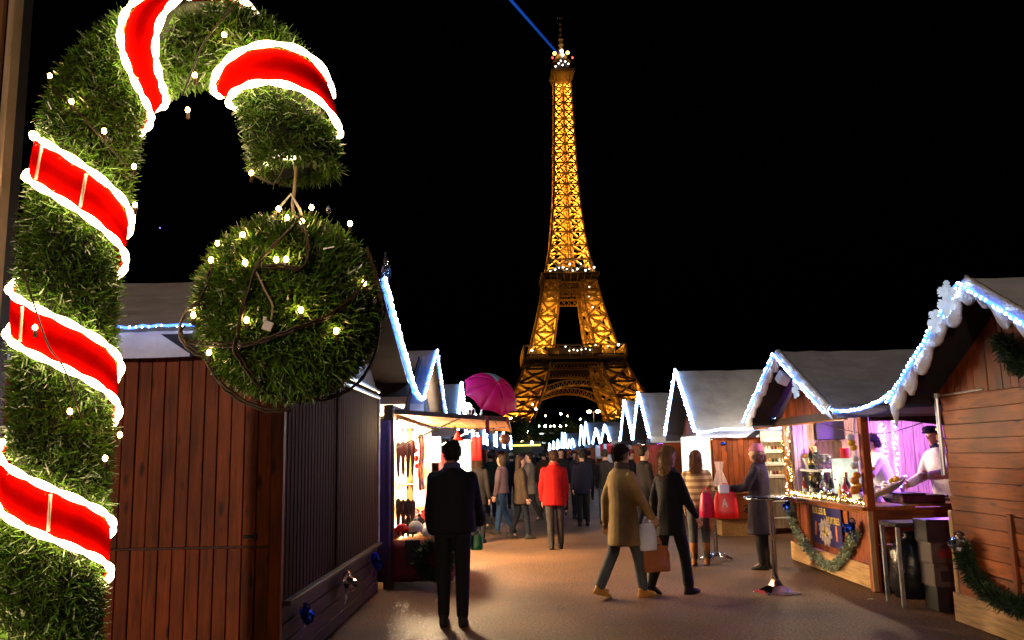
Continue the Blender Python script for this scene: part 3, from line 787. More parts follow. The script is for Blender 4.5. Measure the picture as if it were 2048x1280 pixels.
def snow_fringe(label, pts, side, seed, hang=.12):
    """scalloped fleece edging that hangs from the gable edge"""
    rnd = random.Random(seed); t0 = Vector(pts[0])
    pl = polyline(pts, .035); n = len(pl); drop = []
    L_ = 0
    while L_ < n:
        w = rnd.randint(6, 11); h = rnd.uniform(.55, 1.25) * hang
        for k in range(w): drop.append(.09 + h * .8 * math.sin(PI * (k + .5) / w))
        L_ += w
    drop = drop[:n]
    rows = []
    for i, p in enumerate(pl):
        d = drop[i]; row = []
        for k in range(9):
            a = k / 8; bulge = .045 * math.sin(PI * min(1, a * 1.05)) + .012 * rnd.random()
            row.append(p + Vector((-side * bulge, rnd.uniform(-.004, .004), .03 - a * (d + .03) + .01 * rnd.random())))
        rows.append(row)
    mb = MB(); mb.sheet(rows, (side * .03, 0, 0))
    return mb.single('snow_fringe', M['snow'], label, 'snow fringe', 'white fleece snow edging on chalet gables', smooth=True)
def planks_h(xw, ya, yb, z0, z1, pitch, parent, mat, th=.02, side=1, tilt=True):
    """horizontal lapped boards on the plane x = xw, each its own part"""
    n = max(1, round((z1 - z0) / pitch)); pitch = (z1 - z0) / n
    mb = MB(); mb.box((0, 0, 0), (th, yb - ya, pitch - .004), Matrix.Rotation(side * -.10 if tilt else 0, 3, 'Y'), ch=.003)
    me = mb.mesh('lap board', mat)
    for i in range(n):
        o = piece('board', me, (xw + random.uniform(-.002, .002), (ya + yb) / 2, z0 + pitch * (i + .5)), parent)
        o.rotation_euler = (random.uniform(-.0012, .0012), 0, 0)
def planks_v_x(x0, x1, y, z0, z1, pitch, parent, mat, th=.02, gap=.007):
    n = max(1, round(abs(x1 - x0) / pitch)); w = abs(x1 - x0) / n; s = 1 if x1 > x0 else -1
    mb = MB(); mb.box((0, 0, 0), (w - gap, th, z1 - z0), ch=.004); me = mb.mesh('upright plank', mat)
    for i in range(n): piece('plank', me, (x0 + s * w * (i + .5), y + random.uniform(-.0035, .0035), (z0 + z1) / 2), parent)
def planks_v_y(x, y0, y1, z0, z1, pitch, parent, mat, th=.02, gap=.006):
    n = max(1, round(abs(y1 - y0) / pitch)); w = abs(y1 - y0) / n
    mb = MB(); mb.box((0, 0, 0), (th, w - gap, z1 - z0), ch=.003); me = mb.mesh('upright plank', mat)
    for i in range(n): piece('plank', me, (x + random.uniform(-.002, .002), y0 + w * (i + .5), (z0 + z1) / 2), parent)
def gable(xw, ya, half, ez, az, parent, pitch=.115, mat=None, mn=0):
    """upright gable planks cut to the slope"""
    n = round(2 * half / pitch); w = 2 * half / n
    for i in range(n):
        a = -half + w * i + .004; b = a + w - .008
        za = lambda y: ez + (az - ez) * (1 - abs(y) / half) - .05
        poly = [(ya + a, ez - .02), (ya + b, ez - .02), (ya + b, max(ez, za(b)))]
        if a < 0 < b: poly.append((ya, za(0)))
        poly.append((ya + a, max(ez, za(a))))
        mb = MB(); d = random.uniform(-.003, .003); mb.prism(poly, 0, xw - .011 + d, xw + .011 + d); mb.build('plank', mat or M['wood_red'], parent)
def snowflake(label, c, r, mat, rot=0., th=.018, scat='snowflake'):
    mb = MB(); c = Vector(c)
    for k in range(6):
        a = rot + k * PI / 3; R = Matrix.Rotation(a, 3, 'X')
        mb.box(c + R @ Vector((0, 0, r * .5)), (th, r * .13, r), R, ch=.004)
        for f, l in ((.55, .42), (.82, .30)):
            for s in (-1, 1):
                R2 = R @ Matrix.Rotation(s * .9, 3, 'X'); q = R @ Vector((0, 0, r * f)); mb.box(c + q + R2 @ Vector((0, 0, r * l / 2)), (th * .9, r * .11, r * l), R2, ch=.003)
        mb.box(c + R @ Vector((0, 0, r)), (th, r * .22, r * .2), R @ Matrix.Rotation(PI / 4, 3, 'X'), ch=.004)
    mb.lathe([(r * .22, -th * .7), (r * .22, th * .7)], c, 6, Matrix.Rotation(PI / 2, 3, 'Y'))
    return mb.single('snowflake_ornament', mat, label, 'ornament', 'acrylic snowflake ornaments')
def garland(label, pts, r, n, mat, core='cable', name='fir_garland', cat='garland', group='garlands hung on the chalets', L=.07, W=.012, berries=0, seed=3):
    rg = np.random.default_rng(seed); pts = smooth_path(pts, 8); c = sum(pts, Vector()) / len(pts)
    t = thing(name, label, cat, tuple(c), group)
    mb = MB(); mb.tube(pts, .012, 6); mb.build('wire', M[core], t)
    A = np.array([tuple(p) for p in pts]); k = rg.uniform(0, len(A) - 1.001, n); i = k.astype(int); f = (k - i)[:, None]
    P = A[i] * (1 - f) + A[i + 1] * f; d = rg.normal(size=(n, 3)); d /= np.linalg.norm(d, axis=1)[:, None]
    P = P + d * rg.uniform(0, r, n)[:, None]; V, F = blades(P, d, L, W, .45, rg)
    arrays('foliage', V, F, mat, t, kind='stuff')
    return t
def bow(label, c, s, mat, side=1, group='foil bows on the chalet skirts', tails=True):
    """foil bow: a tuft of ribbon loops on a wall facing -side*x, a knot and two tails"""
    c = Vector(c); t = thing('foil_bow', label, 'bow', tuple(c), group); rnd = random.Random(int(c.y * 100))
    for k in range(9):
        a = k * 2.4; el = (.25, .7, 1.15)[k % 3]; d = Vector((-side * math.sin(el), math.cos(el) * math.cos(a), math.cos(el) * math.sin(a))).normalized()
        w = d.orthogonal().normalized(); w.rotate(Matrix.Rotation(rnd.uniform(0, PI), 3, d)); u = d.cross(w); G = []; l_ = s * rnd.uniform(.5, .68)
        for i in range(11):
            q = 2 * PI * i / 10; p = c + Vector((-side * .03, 0, 0)) + d * l_ * .5 * (1 - math.cos(q)) + u * l_ * .30 * math.sin(q)
            G.append([p - w * s * .10, p + w * s * .10])
        mb = MB(); mb.sheet(G, tuple(u * .0015)); mb.build('loop', mat, t)
    for sg in (-1, 1):
        G = []
        for i in range(6):
            q = i / 5; p = c + Vector((-side * (.035 + .02 * math.sin(q * 4 + sg)), sg * s * .42 * q, -s * .85 * q)); G.append([p + Vector((0, -.09 * s, .02 * s)), p + Vector((0, .09 * s, -.02 * s))])
        mb = MB(); mb.sheet(G, (-side * .0015, 0, 0)); mb.build('tail', mat, t)
    mb = MB(); mb.ball(c + Vector((-side * .04, 0, 0)), s * .12, 8, 6, (1, .8, 1.2)); mb.build('knot', mat, t)
    return t

# ---- L1: closed chalet on the left, nearest; its end wall faces the camera
xw = -1.75
L1 = thing('market_chalet', 'nearest closed wooden chalet on the left, blank plank end wall behind the candy cane', 'chalet', (xw, 8.6, 0), CH)
planks_v_x(-1.84, -4.6, 6.43, 1.005, 2.42, .104, L1, M['wood_red'])
planks_v_x(-1.84, -4.6, 6.43, .02, .99, .104, L1, M['wood_red'])
mb = MB(); mb.lohi((-4.6, 6.44, .985), (-1.84, 6.46, 1.012)); mb.build('joint_strip', M['wood_dark'], L1)
mb = MB(); mb.lohi((-1.838, 6.40, .0), (-1.745, 6.47, 2.42), ch=.006); mb.build('corner_board', M['wood_red'], L1)
mb = MB(); mb.lohi((-2.03, 6.405, 1.06), (-1.93, 6.42, 1.085), ch=.003); mb.lohi((-1.95, 6.395, 1.05), (-1.925, 6.42, 1.095), ch=.003); mb.build('latch', M['black'], L1)
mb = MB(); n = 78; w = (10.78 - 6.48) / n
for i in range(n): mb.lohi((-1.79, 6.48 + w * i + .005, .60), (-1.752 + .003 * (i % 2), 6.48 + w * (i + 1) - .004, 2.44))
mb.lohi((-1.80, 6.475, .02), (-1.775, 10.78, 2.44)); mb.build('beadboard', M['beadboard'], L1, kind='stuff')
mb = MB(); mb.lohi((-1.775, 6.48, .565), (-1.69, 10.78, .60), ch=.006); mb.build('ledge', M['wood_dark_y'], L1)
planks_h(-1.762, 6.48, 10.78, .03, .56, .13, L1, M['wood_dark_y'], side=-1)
for z in (2.44, 2.36):
    mb = MB(); mb.lohi((-1.76, 8.5, z), (-1.725, 10.80, z + .035), ch=.004); mb.build('rail', M['steel'], L1)
mb = MB(); mb.lohi((-1.758, 10.765, .6), (-1.728, 10.80, 2.36), ch=.004); mb.build('edge_post', M['steel'], L1)
mb = MB(); mb.lohi((-1.757, 8.30, .62), (-1.738, 8.33, 2.4), ch=.003); mb.build('seam_strip', M['beadboard'], L1)
mb = MB(); mb.lohi((-4.6, 10.74, 0), (-1.8, 10.78, 2.44)); mb.build('far_wall', M['wood_dark'], L1)
gable(-1.76, 8.65, 2.15, 2.46, 3.40, L1, .13, M['wood_dark'])
roof_mb(-1.40, -1, 8.65, 2.36, 2.60, 3.48, 3.6, val=.17).build('roof', [M['canvas'], M['lining']], L1, smooth=False)
rope('light rope along the eave of the nearest left chalet, above its plank end wall', [(-4.9, 6.17, 2.62), (-3.4, 6.17, 2.605), (-2.2, 6.17, 2.62), (-1.41, 6.17, 2.62)], .008, .05)
t = rope('light rope running down the tall gable edge of the nearest left chalet', [(-1.37, 8.72, 3.47), (-1.37, 9.6, 3.13), (-1.37, 10.95, 2.66), (-1.38, 11.5, 2.50), (-1.38, 12.1, 2.44), (-1.38, 12.6, 2.50)], .024, .05)
snowflake('upright acrylic snowflake on the peak of the nearest left chalet, beside the tinsel ball', (-1.36, 8.85, 3.64), .13, M['glass'], .3)
mb = MB(); mb.lathe([(.02, 0), (.05, .03), (.06, .10), (.045, .15), (.05, .17)], (-1.36, 8.85, 3.47), 8); mb.single('ornament_holder', M['glass'], 'clear plastic holder of the snowflake on the nearest left peak', 'ornament')
bow('blue foil bow on the skirt of the nearest left chalet, nearest of three', (-1.72, 6.85, .43), .17, M['blue_foil'], -1)
bow('silvery blue foil bow on the skirt of the nearest left chalet, middle of three', (-1.72, 8.5, .43), .20, M['silver_foil'], -1)
bow('blue foil bow on the skirt of the nearest left chalet, farthest of three', (-1.72, 10.1, .44), .2, M['blue_foil'], -1)

# ---- L2: open chalet on the left selling umbrellas and scarves, strongly lit inside
xw = -1.62
L2 = thing('market_chalet', 'second chalet on the left, open and brightly lit, hung with umbrellas and scarves', 'chalet', (xw, 13.5, 0), CH)
M['lit_board'] = wood('pale inner boards', (.72, .60, .42), 'z', objvar=.05, knots=False, bump=.05, worn=.1)
mb = MB(); mb.lohi((-3.9, 15.94, 0), (xw, 15.98, 2.3)); mb.build('far_wall', M['lit_board'], L2)
mb = MB(); mb.lohi((-3.92, 11.1, 0), (-3.88, 15.94, 2.3)); mb.build('back_wall', M['lit_board'], L2)
mb = MB(); mb.lohi((-3.88, 11.06, 0), (-1.80, 11.10, 2.3)); mb.build('near_wall', M['wood_dark'], L2)
for y in (11.08, 15.95):
    mb = MB(); mb.lohi((xw - .10, y - .06, 0), (xw + .03, y + .06, 2.3), ch=.008); mb.build('corner_post', M['wood_dark'], L2)
mb = MB(); mb.lohi((xw - .06, 12.95, .72), (xw + .04, 13.05, 2.1), ch=.006); mb.build('middle_post', M['pine'], L2)
mb = MB(); mb.lohi((xw - .05, 11.14, 0), (xw - .02, 15.9, .70)); mb.build('counter_front', M['darkred'], L2)
mb = MB(); mb.lohi((-2.3, 11.14, .70), (xw + .02, 15.9, .73), ch=.006); mb.build('counter_top', M['pine_y'], L2)
mb = MB(); mb.lohi((xw - .03, 11.0, 2.14), (xw + .02, 16, 2.30)); mb.build('lintel', M['wood_dark_y'], L2)
gable(xw, 14.2, 1.95, 2.32, 3.35, L2, .15, M['wood_dark'])
roof_mb(-1.40, -1, 14.7, 1.85, 2.42, 3.46, 2.9).build('roof', [M['canvas'], M['lining']], L2)
# propped-up front flap: boards on a frame, lit from below
ang = math.atan2(.13, 1.48)
for i in range(9):
    u0 = i / 9; u1 = (i + 1) / 9 - .006
    mb = MB(); a = Vector((xw + .03 + 1.46 * u0, 0, 2.19 - .13 * u0)); b = Vector((xw + .03 + 1.46 * u1, 0, 2.19 - .13 * u1))
    mb.prism([(a.x, a.z), (b.x, b.z), (b.x, b.z + .022), (a.x, a.z + .022)], 1, 11.12, 15.85)
    # prism along y: coordinates are (x, z)
    mb.build('flap_board', M['pine_y'], L2)
for y in (11.1, 15.87):
    mb = MB(); mb.beam((xw + .03, y, 2.215), (-.12, y, 2.085), .03, .06); mb.build('flap_rail', M['wood_dark_y'], L2)
mb = MB(); mb.lohi((-.14, 11.08, 2.03), (-.105, 15.9, 2.10), ch=.005); mb.build('flap_edge', M['pine_y'], L2)
for y in (11.25, 15.7):
    mb = MB(); mb.beam((xw + .02, y, 1.75), (-.75, y, 2.12), .022); mb.build('flap_prop', M['steel'], L2)
rope('light rope zigzag on the gable of the second left chalet', [(-1.38, 12.6, 2.50), (-1.38, 14.7, 3.46), (-1.38, 15.6, 2.95), (-1.38, 16.6, 2.36)], .018, .09)
# bare bulbs under the flap
for i, (x, y, z, lab) in enumerate(((-1.57, 11.22, 2.06, 'bare hot bulb at the near corner of the umbrella chalet'), (-2.1, 13.4, 2.05, 'bare hot bulb inside the umbrella chalet above the yellow post'),
                                    (-2.0, 14.9, 2.04, 'bare bulb deep inside the umbrella chalet, farthest back'), (-2.5, 12.4, 2.05, 'bare bulb deep inside the umbrella chalet, left of the hanging umbrellas'))):
    b = thing('bare_bulb', lab, 'light bulb', (x, y, z), 'bare bulbs in the umbrella chalet')
    mb = MB(); mb.ball((x, y, z), .035, 10, 8, (1, 1, 1.2)); mb.build('glass_bulb', M['bulb_hot'], b, smooth=True)
    mb = MB(); mb.lathe([(.018, .036), (.018, .08), (.006, .085), (.004, .12)], (x, y, z), 8); mb.build('socket', M['black'], b)
    lamp('bulb_light', (x + .09, y + .05, z - .06), L2P * (.10, 2.6, 2.0, 1.0)[i], (1, .70, .38), .18, b)

# ---- generic farther chalets
def chalet(label, side, xw, ya, half, ez, az, over=.4, lit='tube_hot', front='open', wmat=None):
    t = thing('market_chalet', label, 'chalet', (xw, ya, 0), CH); s = side; D_ = 2.3; y0 = ya - half + .12; y1 = ya + half - .12
    wm = wmat or M['wood_red']; X = lambda d: xw + s * d
    def box(name, lo, hi, m, ch=0): mb = MB(); mb.lohi(lo, hi, ch); return mb.build(name, m, t)
    box('side_wall', (X(0), y0, 0), (X(D_), y0 + .04, ez), wm); box('side_wall', (X(0), y1 - .04, 0), (X(D_), y1, ez), wm)
    box('back_wall', (X(D_), y0, 0), (X(D_ + .04), y1, ez), M['lit_board'])
    box('counter_front', (X(.02), y0 + .05, .0), (X(.05), y1 - .05, .88), wm)
    box('counter_top', (X(-.08), y0, .88), (X(.5), y1, .92), M['varnish'], .006)
    for y in (y0, y1): box('corner_post', (X(-.03), y - .05, 0), (X(.06), y + .05, ez), wm, .006)
    box('fascia', (X(-.06), y0 - .06, ez - .16), (X(-.02), y1 + .06, ez), M['wood_dark_y'], .004)
    roof_mb(xw - s * over, s, ya, half + .06, ez + .03, az, D_ + over + .1).build('roof', [M['canvas_bluelit'], M['lining']], t)
    mb = MB(); mb.prism([(ya - half + .05, ez), (ya + half - .05, ez), (ya, az - .08)], 0, X(0), X(.03)); mb.build('gable', wm, t)
    if front == 'closed': box('shutter', (X(-.02), y0 + .06, .92), (X(.02), y1 - .06, ez - .16), wm)
    else:
        mb = MB(); mb.tube([(X(.25), y0 + .3, ez - .12), (X(.25), y1 - .3, ez - .12)], .025, 8); mb.build('tube_lamp', M[lit], t)
    return t
R = [  # label, ya, half, ez, az
    ('third chalet on the right, tall roof, plank end wall beside a glowing white panel', 19.1, 1.72, 2.02, 3.42),
    ('fourth chalet on the right, tall peak with a violet lamp under its eave', 25.0, 1.66, 2.02, 3.35),
    ('fifth chalet on the right, tall peak standing close behind the fourth', 28.35, 1.55, 2.04, 3.33),
    ('sixth chalet on the right, low roof hung with red scarves', 35., 1.8, 2.08, 2.75),
    ('seventh chalet on the right, low roof next to the red scarves', 39.0, 1.8, 2.08, 2.72),
    ('eighth chalet on the right, taller than the two low ones before it', 44.8, 1.6, 2.1, 3.25),
    ('ninth chalet on the right, tall twin peak behind the eighth', 48.1, 1.6, 2.1, 3.2),
    ('tenth chalet on the right, low peak far down the row', 56.0, 1.7, 2.05, 2.6),
    ('eleventh chalet on the right, low twin far down the row', 59.5, 1.7, 2.05, 2.6),
    ('twelfth chalet on the right, high peak far down the row', 65.0, 1.6, 2.1, 3.2),
    ('thirteenth chalet on the right, its double peak small and bright', 68.6, 1.6, 2.1, 3.3),
    ('fourteenth chalet on the right, low and bright near the row end', 76.5, 1.8, 2.1, 2.9),
    ('fifteenth chalet on the right, second to last small peak', 86, 1.8, 2.1, 2.9),
    ('last chalet on the right at the end of the row', 97, 2.0, 2.1, 2.85)]
ORD = 'third fourth fifth sixth seventh eighth ninth tenth eleventh twelfth thirteenth fourteenth fifteenth last'.split()
for i, (lab, ya, half, ez, az) in enumerate(R):
    chalet(lab, 1, 4.0, ya, half, ez, az, lit='tube_purple' if i == 1 else 'tube_hot')
    r_ = .026 + .0006 * max(0, ya - 30); x = 3.58
    ww = .10 if i == 2 else 0
    rope('light rope on the gable of the %s chalet on the right' % ORD[i], [(x, ya - half - .05, ez + .02), (x, ya, az + .02), (x, ya + half + .05, ez + .02)], r_, .09 + .002 * ya, beads=ya < 40, m='led_far')
rope('sagging light rope between the eaves of the third and second chalets on the right', [(3.6, 17.3, 2.03), (3.65, 17.0, 1.99), (4.0, 16.9, 2.05), (4.9, 16.95, 2.06), (5.6, 17.0, 2.05)], .016, .07, m='led_far')
LFT = [('third chalet on the left, its peak above the flap behind the umbrella', 20.6, 1.6, 2.2, 3.36), ('fourth chalet on the left, lit goods under its eave', 27., 1.8, 2.05, 2.9),
       ('fifth chalet on the left, seen past the hanging flap goods', 33., 1.8, 2.05, 2.9), ('sixth chalet on the left, hidden mostly by the crowd', 40., 1.8, 2.05, 2.9), ('seventh chalet on the left, far along the alley', 48, 1.8, 2.05, 2.9),
       ('eighth chalet on the left, near the row end', 58, 1.8, 2.05, 2.9)]
for i, (lab, ya, half, ez, az) in enumerate(LFT):
    chalet(lab, -1, -1.75 + .03 * max(0, ya - 30), ya, half, ez, az, wmat=M['wood_dark'] if i < 2 else None)
    xx = -1.33 + .03 * max(0, ya - 30)
    rope('light rope on the gable of the %s chalet on the left' % ORD[i], [(xx, ya - half, ez + .02), (xx, ya, az + .02), (xx, ya + half, ez + .02)], .028 + .0005 * max(0, ya - 30), .12, m='led_far')

# ---- R1: near chalet on the right, lapped boards
xw = 4.12
R1 = thing('market_chalet', 'nearest closed chalet on the right, lapped orange brown boards under a snowy gable', 'chalet', (xw, 7.0, 0), CH)
planks_h(xw, 5.4, 8.30, .50, 2.09, .130, R1, M['wood_red_y'])
mb = MB(); mb.lohi((xw + .02, 5.4, 0), (xw + .05, 8.3, 2.1)); mb.build('inner_wall', M['wood_dark_y'], R1)
planks_v_y(xw, 5.4, 8.30, .24, .49, .42, R1, M['wood_red_y'])
mb = MB(); mb.lohi((xw - .035, 7.28, .24), (xw - .012, 7.34, 1.05), ch=.004); mb.build('batten', M['wood_red'], R1)
for y0, y1 in ((5.4, 7.05), (7.06, 8.34)):
    mb = MB(); mb.lohi((xw - .055, y0, .01), (xw - .035, y1, .27), ch=.003); mb.build('skirt_panel', M['ply'], R1)
mb = MB(); mb.lohi((xw - .02, 8.29, .25), (xw + .05, 8.36, 1.02), ch=.004); mb.build('corner_board', M['ply_z'], R1)
mb = MB(); mb.tube([(xw - .035, 8.325, 1.35), (xw - .035, 8.325, 2.10)], .022, 10); mb.lathe([(.034, 0), (.034, .05)], (xw - .035, 8.325, 2.08), 10); mb.build('steel_post', M['steel'], R1)
mb = MB(); mb.tube([(xw - .03, 8.3, 2.105), (xw - .03, 7.5, 2.11)], .009, 6); mb.build('rod', M['steel'], R1)
mb = MB(); mb.lohi((xw + .03, 8.30, 0), (6.6, 8.34, 2.1)); mb.build('side_wall', M['wood_red'], R1)
gable(xw, 6.98, 1.5, 2.11, 2.92, R1, .115)
roof_mb(3.78, 1, 6.98, 1.58, 2.11, 3.0, 3.2, val=.05).build('roof', [M['canvas_bluelit'], M['lining']], R1)
snow_fringe('white scalloped snow fleece on the gable edge of the nearest right chalet', [(3.77, 8.56, 2.10), (3.77, 6.98, 2.99), (3.77, 5.42, 2.11)], 1, 5, .15)
rope('light rope on the snowy gable edge of the nearest right chalet', [(3.70, 8.56, 2.07), (3.70, 6.98, 2.96), (3.70, 5.42, 2.08)], .013, .06)
mb = MB(); mb.lathe([(.035, .10), (.045, 0), (.03, -.06), (.012, -.16), (.002, -.2)], (3.76, 8.52, 2.0), 10); mb.single('icicle', M['snow'], 'white fleece icicle at the low end of the nearest right gable', 'icicle', smooth=True)
snowflake('large white snowflake at the peak of the nearest right chalet', (3.66, 7.12, 2.86), .135, M['acrylic_glow'], .2, .03)
snowflake('small white snowflake just below the peak of the nearest right chalet', (3.67, 7.38, 2.70), .10, M['acrylic_glow'], .5, .03)
rope('light rope hanging in a swag between the first and second right chalets', [(3.6, 9.86, 2.07), (3.63, 9.72, 2.04), (3.67, 9.45, 2.03), (3.71, 9.1, 2.05), (3.74, 8.8, 2.10), (3.75, 8.58, 2.16)], .016, .05)
garland('dark fir wreath with hanging loop on the gable of the nearest right chalet', [(4.0, 6.98, 2.48), (4.0, 6.8, 2.28), (4.0, 6.55, 2.22), (4.0, 6.25, 2.3), (4.0, 6.0, 2.45)], .07, 3500, M['fir'], seed=4)
garland('dark fir swag along the lower boards of the nearest right chalet', [(4.03, 8.02, .72), (4.03, 7.9, .50), (4.03, 7.6, .36), (4.03, 7.2, .33), (4.03, 6.8, .42), (4.03, 6.4, .60)], .06, 5000, M['fir'], seed=6)
bow('silver foil bow at the top of the dark fir swag on the nearest right chalet', (4.06, 8.0, .76), .19, M['silver_foil'], 1)

R2P = 330.; R2W = 120.
# ---- R2: drinks chalet on the right, violet light inside, open at the front and on the near side
XW = 4.05; YA, YB = 10.08, 13.05
R2 = thing('market_chalet', 'second chalet on the right, an open oyster and drinks bar glowing violet inside', 'chalet', (XW, 11.6, 0), CH)
def rbox(name, lo, hi, m, ch=0., par=None): mb = MB(); mb.lohi(lo, hi, ch); return mb.build(name, M[m] if isinstance(m, str) else m, par or R2)
M['in_board'] = wood('pinkish lining boards', (.62, .42, .36), 'z', objvar=.05, knots=False, bump=.06, worn=.12)
rbox('floor', (XW + .03, YA + .03, .10), (6.5, YB, .14), 'wood_dark_y')
rbox('back_wall', (6.5, YA, 0), (6.54, YB, 2.1), 'in_board')
rbox('far_wall', (XW + .07, YB - .04, 0), (6.5, YB, 2.1), 'in_board')
planks_v_x(XW + .80, 6.45, YB - .055, .9, 2.08, .16, R2, M['in_board'])
planks_v_y(6.485, YA + .05, YB - .1, .9, 2.08, .2, R2, M['in_board'])
# counter: framed boards, plywood skirt, moulded top
planks_v_y(XW + .012, YA + .1, YB - .08, .285, .90, .155, R2, M['wood_red'])
for y0, y1 in ((YA + .06, 11.45), (11.455, YB)): rbox('skirt_panel', (XW - .02, y0, .02), (XW, y1, .28), 'ply', .003)
for y in (10.78, 12.15, 12.62): rbox('stile', (XW - .018, y - .035, .285), (XW, y + .035, .90), 'varnish', .004)
rbox('counter_top', (XW - .10, YA - .04, .905), (XW + .52, YB + .02, .95), 'varnish', .01)
rbox('counter_moulding', (XW - .045, YA, .865), (XW - .002, YB, .903), 'varnish', .008)
rbox('corner_post', (XW - .045, YA - .06, 0), (XW + .05, YA + .05, 2.10), 'wood_red', .008)
rbox('corner_post', (XW - .03, YB - .05, .95), (XW + .05, YB + .03, 2.08), 'varnish', .008)
rbox('edge_board', (XW - .06, YA - .085, .02), (XW + .0, YA - .065, .90), 'ply_z', .003)
# near side counter
for k in range(4):
    rbox('side_board', (XW + .055, YA - .03 + random.uniform(-.002, .002), .12 + k * .205), (5.4, YA - .01, .12 + (k + 1) * .205 - .006), M['wood_red_x'], .003)
rbox('side_counter_top', (XW + .53, YA - .06, .945), (5.45, YA + .42, .975), 'varnish', .008)
rbox('side_post', (5.33, YA - .05, .96), (5.42, YA + .05, 2.1), 'varnish', .006)
rbox('fascia', (XW - .08, YA - .02, 1.985), (XW - .045, 14.5, 2.085), 'wood_dark_y', .006)
rbox('fascia_lath', (XW - .10, YA + .3, 1.965), (XW - .05, 14.4, 1.983), 'pine_y', .003)
rbox('eave_board', (XW - .3, YA - .2, 2.07), (6.5, YA - .16, 2.12), 'wood_dark_y')
gable(XW - .02, 11.6, 1.6, 2.09, 2.88, R2, .12)
roof_mb(3.60, 1, 11.6, 1.80, 2.08, 2.95, 3.1, val=.05).build('roof', [M['canvas_bluelit'], M['lining']], R2)
rbox('gap_valance', (3.66, 9.80, 1.97), (6.3, 9.815, 2.075), 'canvas_grey')
mb = MB(); mb.beam((4.05, 10.02, 2.04), (5.4, 10.02, 1.86), .03, .10); mb.build('slanting_rail', M['wood_dark_y'], R2)
rbox('side_lintel', (4.1, 9.98, 1.93), (5.5, 10.02, 2.09), 'wood_dark_y')
mb = MB(); mb.tube([(XW + .3, YA + .4, 2.0), (6.2, YB - .5, 2.0)], .02, 8); mb.build('tube_lamp', M['tube_purple'], R2)
snow_fringe('white scalloped snow fleece on the gable edge of the oyster bar chalet', [(3.59, 13.4, 2.08), (3.59, 11.6, 2.95), (3.59, 9.82, 2.08)], 1, 9, .11)
rope('light rope on the snowy gable edge of the oyster bar chalet', [(3.52, 13.42, 2.05), (3.52, 11.6, 2.92), (3.52, 9.86, 2.04)], .013, .06)
rope('short string of white beads at the far foot of the oyster bar gable', [(3.55, 13.42, 2.10), (3.75, 13.35, 2.10), (4.0, 13.3, 2.11)], .005, .07)
# lantern and snowflake hanging in the gable
lt = thing('hanging_lantern', 'white cube lantern hanging askew in the gable of the oyster bar', 'lantern', (3.62, 11.55, 2.52))
Rl = Matrix.Rotation(.5, 3, 'X') @ Matrix.Rotation(.4, 3, 'Y')
mb = MB(); mb.box((3.62, 11.55, 2.58), (.15, .15, .15), Rl, ch=.012); mb.build('shade', M['white'], lt)
mb = MB(); mb.tube([(3.62, 11.55, 2.68), (3.61, 11.58, 2.82)], .004, 6); mb.build('cord', M['cable'], lt)
snowflake('white snowflake hanging beside the cube lantern on the oyster bar gable', (3.60, 11.0, 2.40), .12, M['acrylic_glow'], .35, .025)
garland('small dark fir sprig on the gable boards of the oyster bar', [(4.0, 11.1, 2.42), (4.0, 10.9, 2.3), (4.0, 10.7, 2.26), (4.0, 10.5, 2.3)], .05, 900, M['fir'], seed=8)

# poster on the counter front
ps = thing('poster', 'navy poster lettered in yellow with a platter of oysters on the bar front', 'poster', (XW - .03, 11.47, .38))
mb = MB(); mb.lohi((XW - .030, 10.93, .375), (XW - .020, 12.0, .872), ch=.002); mb.build('board', pbr('navy print', (.018, .012, .12), .45, var=.15), ps)
M['print_yellow'] = pbr('yellow print', (.80, .55, .10), .5, var=.1); M['print_shell'] = pbr('shell print', (.42, .34, .32), .5, var=.5, scale=30)
M['print_orange'] = pbr('orange print', (.70, .20, .03), .5, var=.15)
def text(body, loc, size, mat, parent, rotz=-PI / 2, sx=1.):
    cu = bpy.data.curves.new('lettering', 'FONT'); cu.body = body; cu.size = size; cu.extrude = .0015; cu.offset = .003
    f = bpy.data.objects.new('tmp_text', cu); COL.objects.link(f); bpy.context.view_layer.update()
    me = bpy.data.meshes.new_from_object(f.evaluated_get(bpy.context.evaluated_depsgraph_get())); bpy.data.objects.remove(f)
    me.materials.clear(); me.materials.append(mat); me.polygons.foreach_set('material_index', [0] * len(me.polygons))
    o = bpy.data.objects.new('lettering', me); COL.objects.link(o); o.parent = parent; o.location = Vector(loc) - wloc(parent); o['kind'] = 'stuff'
    o.rotation_euler = (PI / 2, 0, rotz); o.scale = (sx, 1, 1); return o
text('BULLES &', (XW - .033, 11.95, .765), .118, M['print_yellow'], ps, sx=1.05)
text('HUITRES', (XW - .033, 11.43, .668), .118, M['print_yellow'], ps, sx=1.0)
mb = MB(); rnd = random.Random(2)
for k in range(30):
    a = k * 2.399; r_ = .035 + .024 * math.sqrt(k) ; y = 11.50 + r_ * math.cos(a) * 1.35; z = .545 + r_ * math.sin(a) * .95
    mb.ball((XW - .033, y, z), .036, 7, 4, (.18, 1.25, .8), Matrix.Rotation(a, 3, 'X'))
mb.build('oyster_print', M['print_shell'], ps, kind='stuff')
mb = MB()
for k in range(8):
    R_k = Matrix.Rotation(k * PI / 4, 3, 'X'); mb.box(Vector((XW - .042, 11.50, .55)) + R_k @ Vector((0, 0, .03)), (.004, .028, .06), R_k)
mb.build('star_print', M['print_yellow'], ps, kind='stuff')
for y, z, rr in ((11.86, .57, .25), (11.10, .55, 0)):
    mb = MB(); mb.box((XW - .033, y, z), (.005, .05, .19), Matrix.Rotation(rr, 3, 'X'), ch=.001); mb.build('flute_print', M['print_orange'], ps)
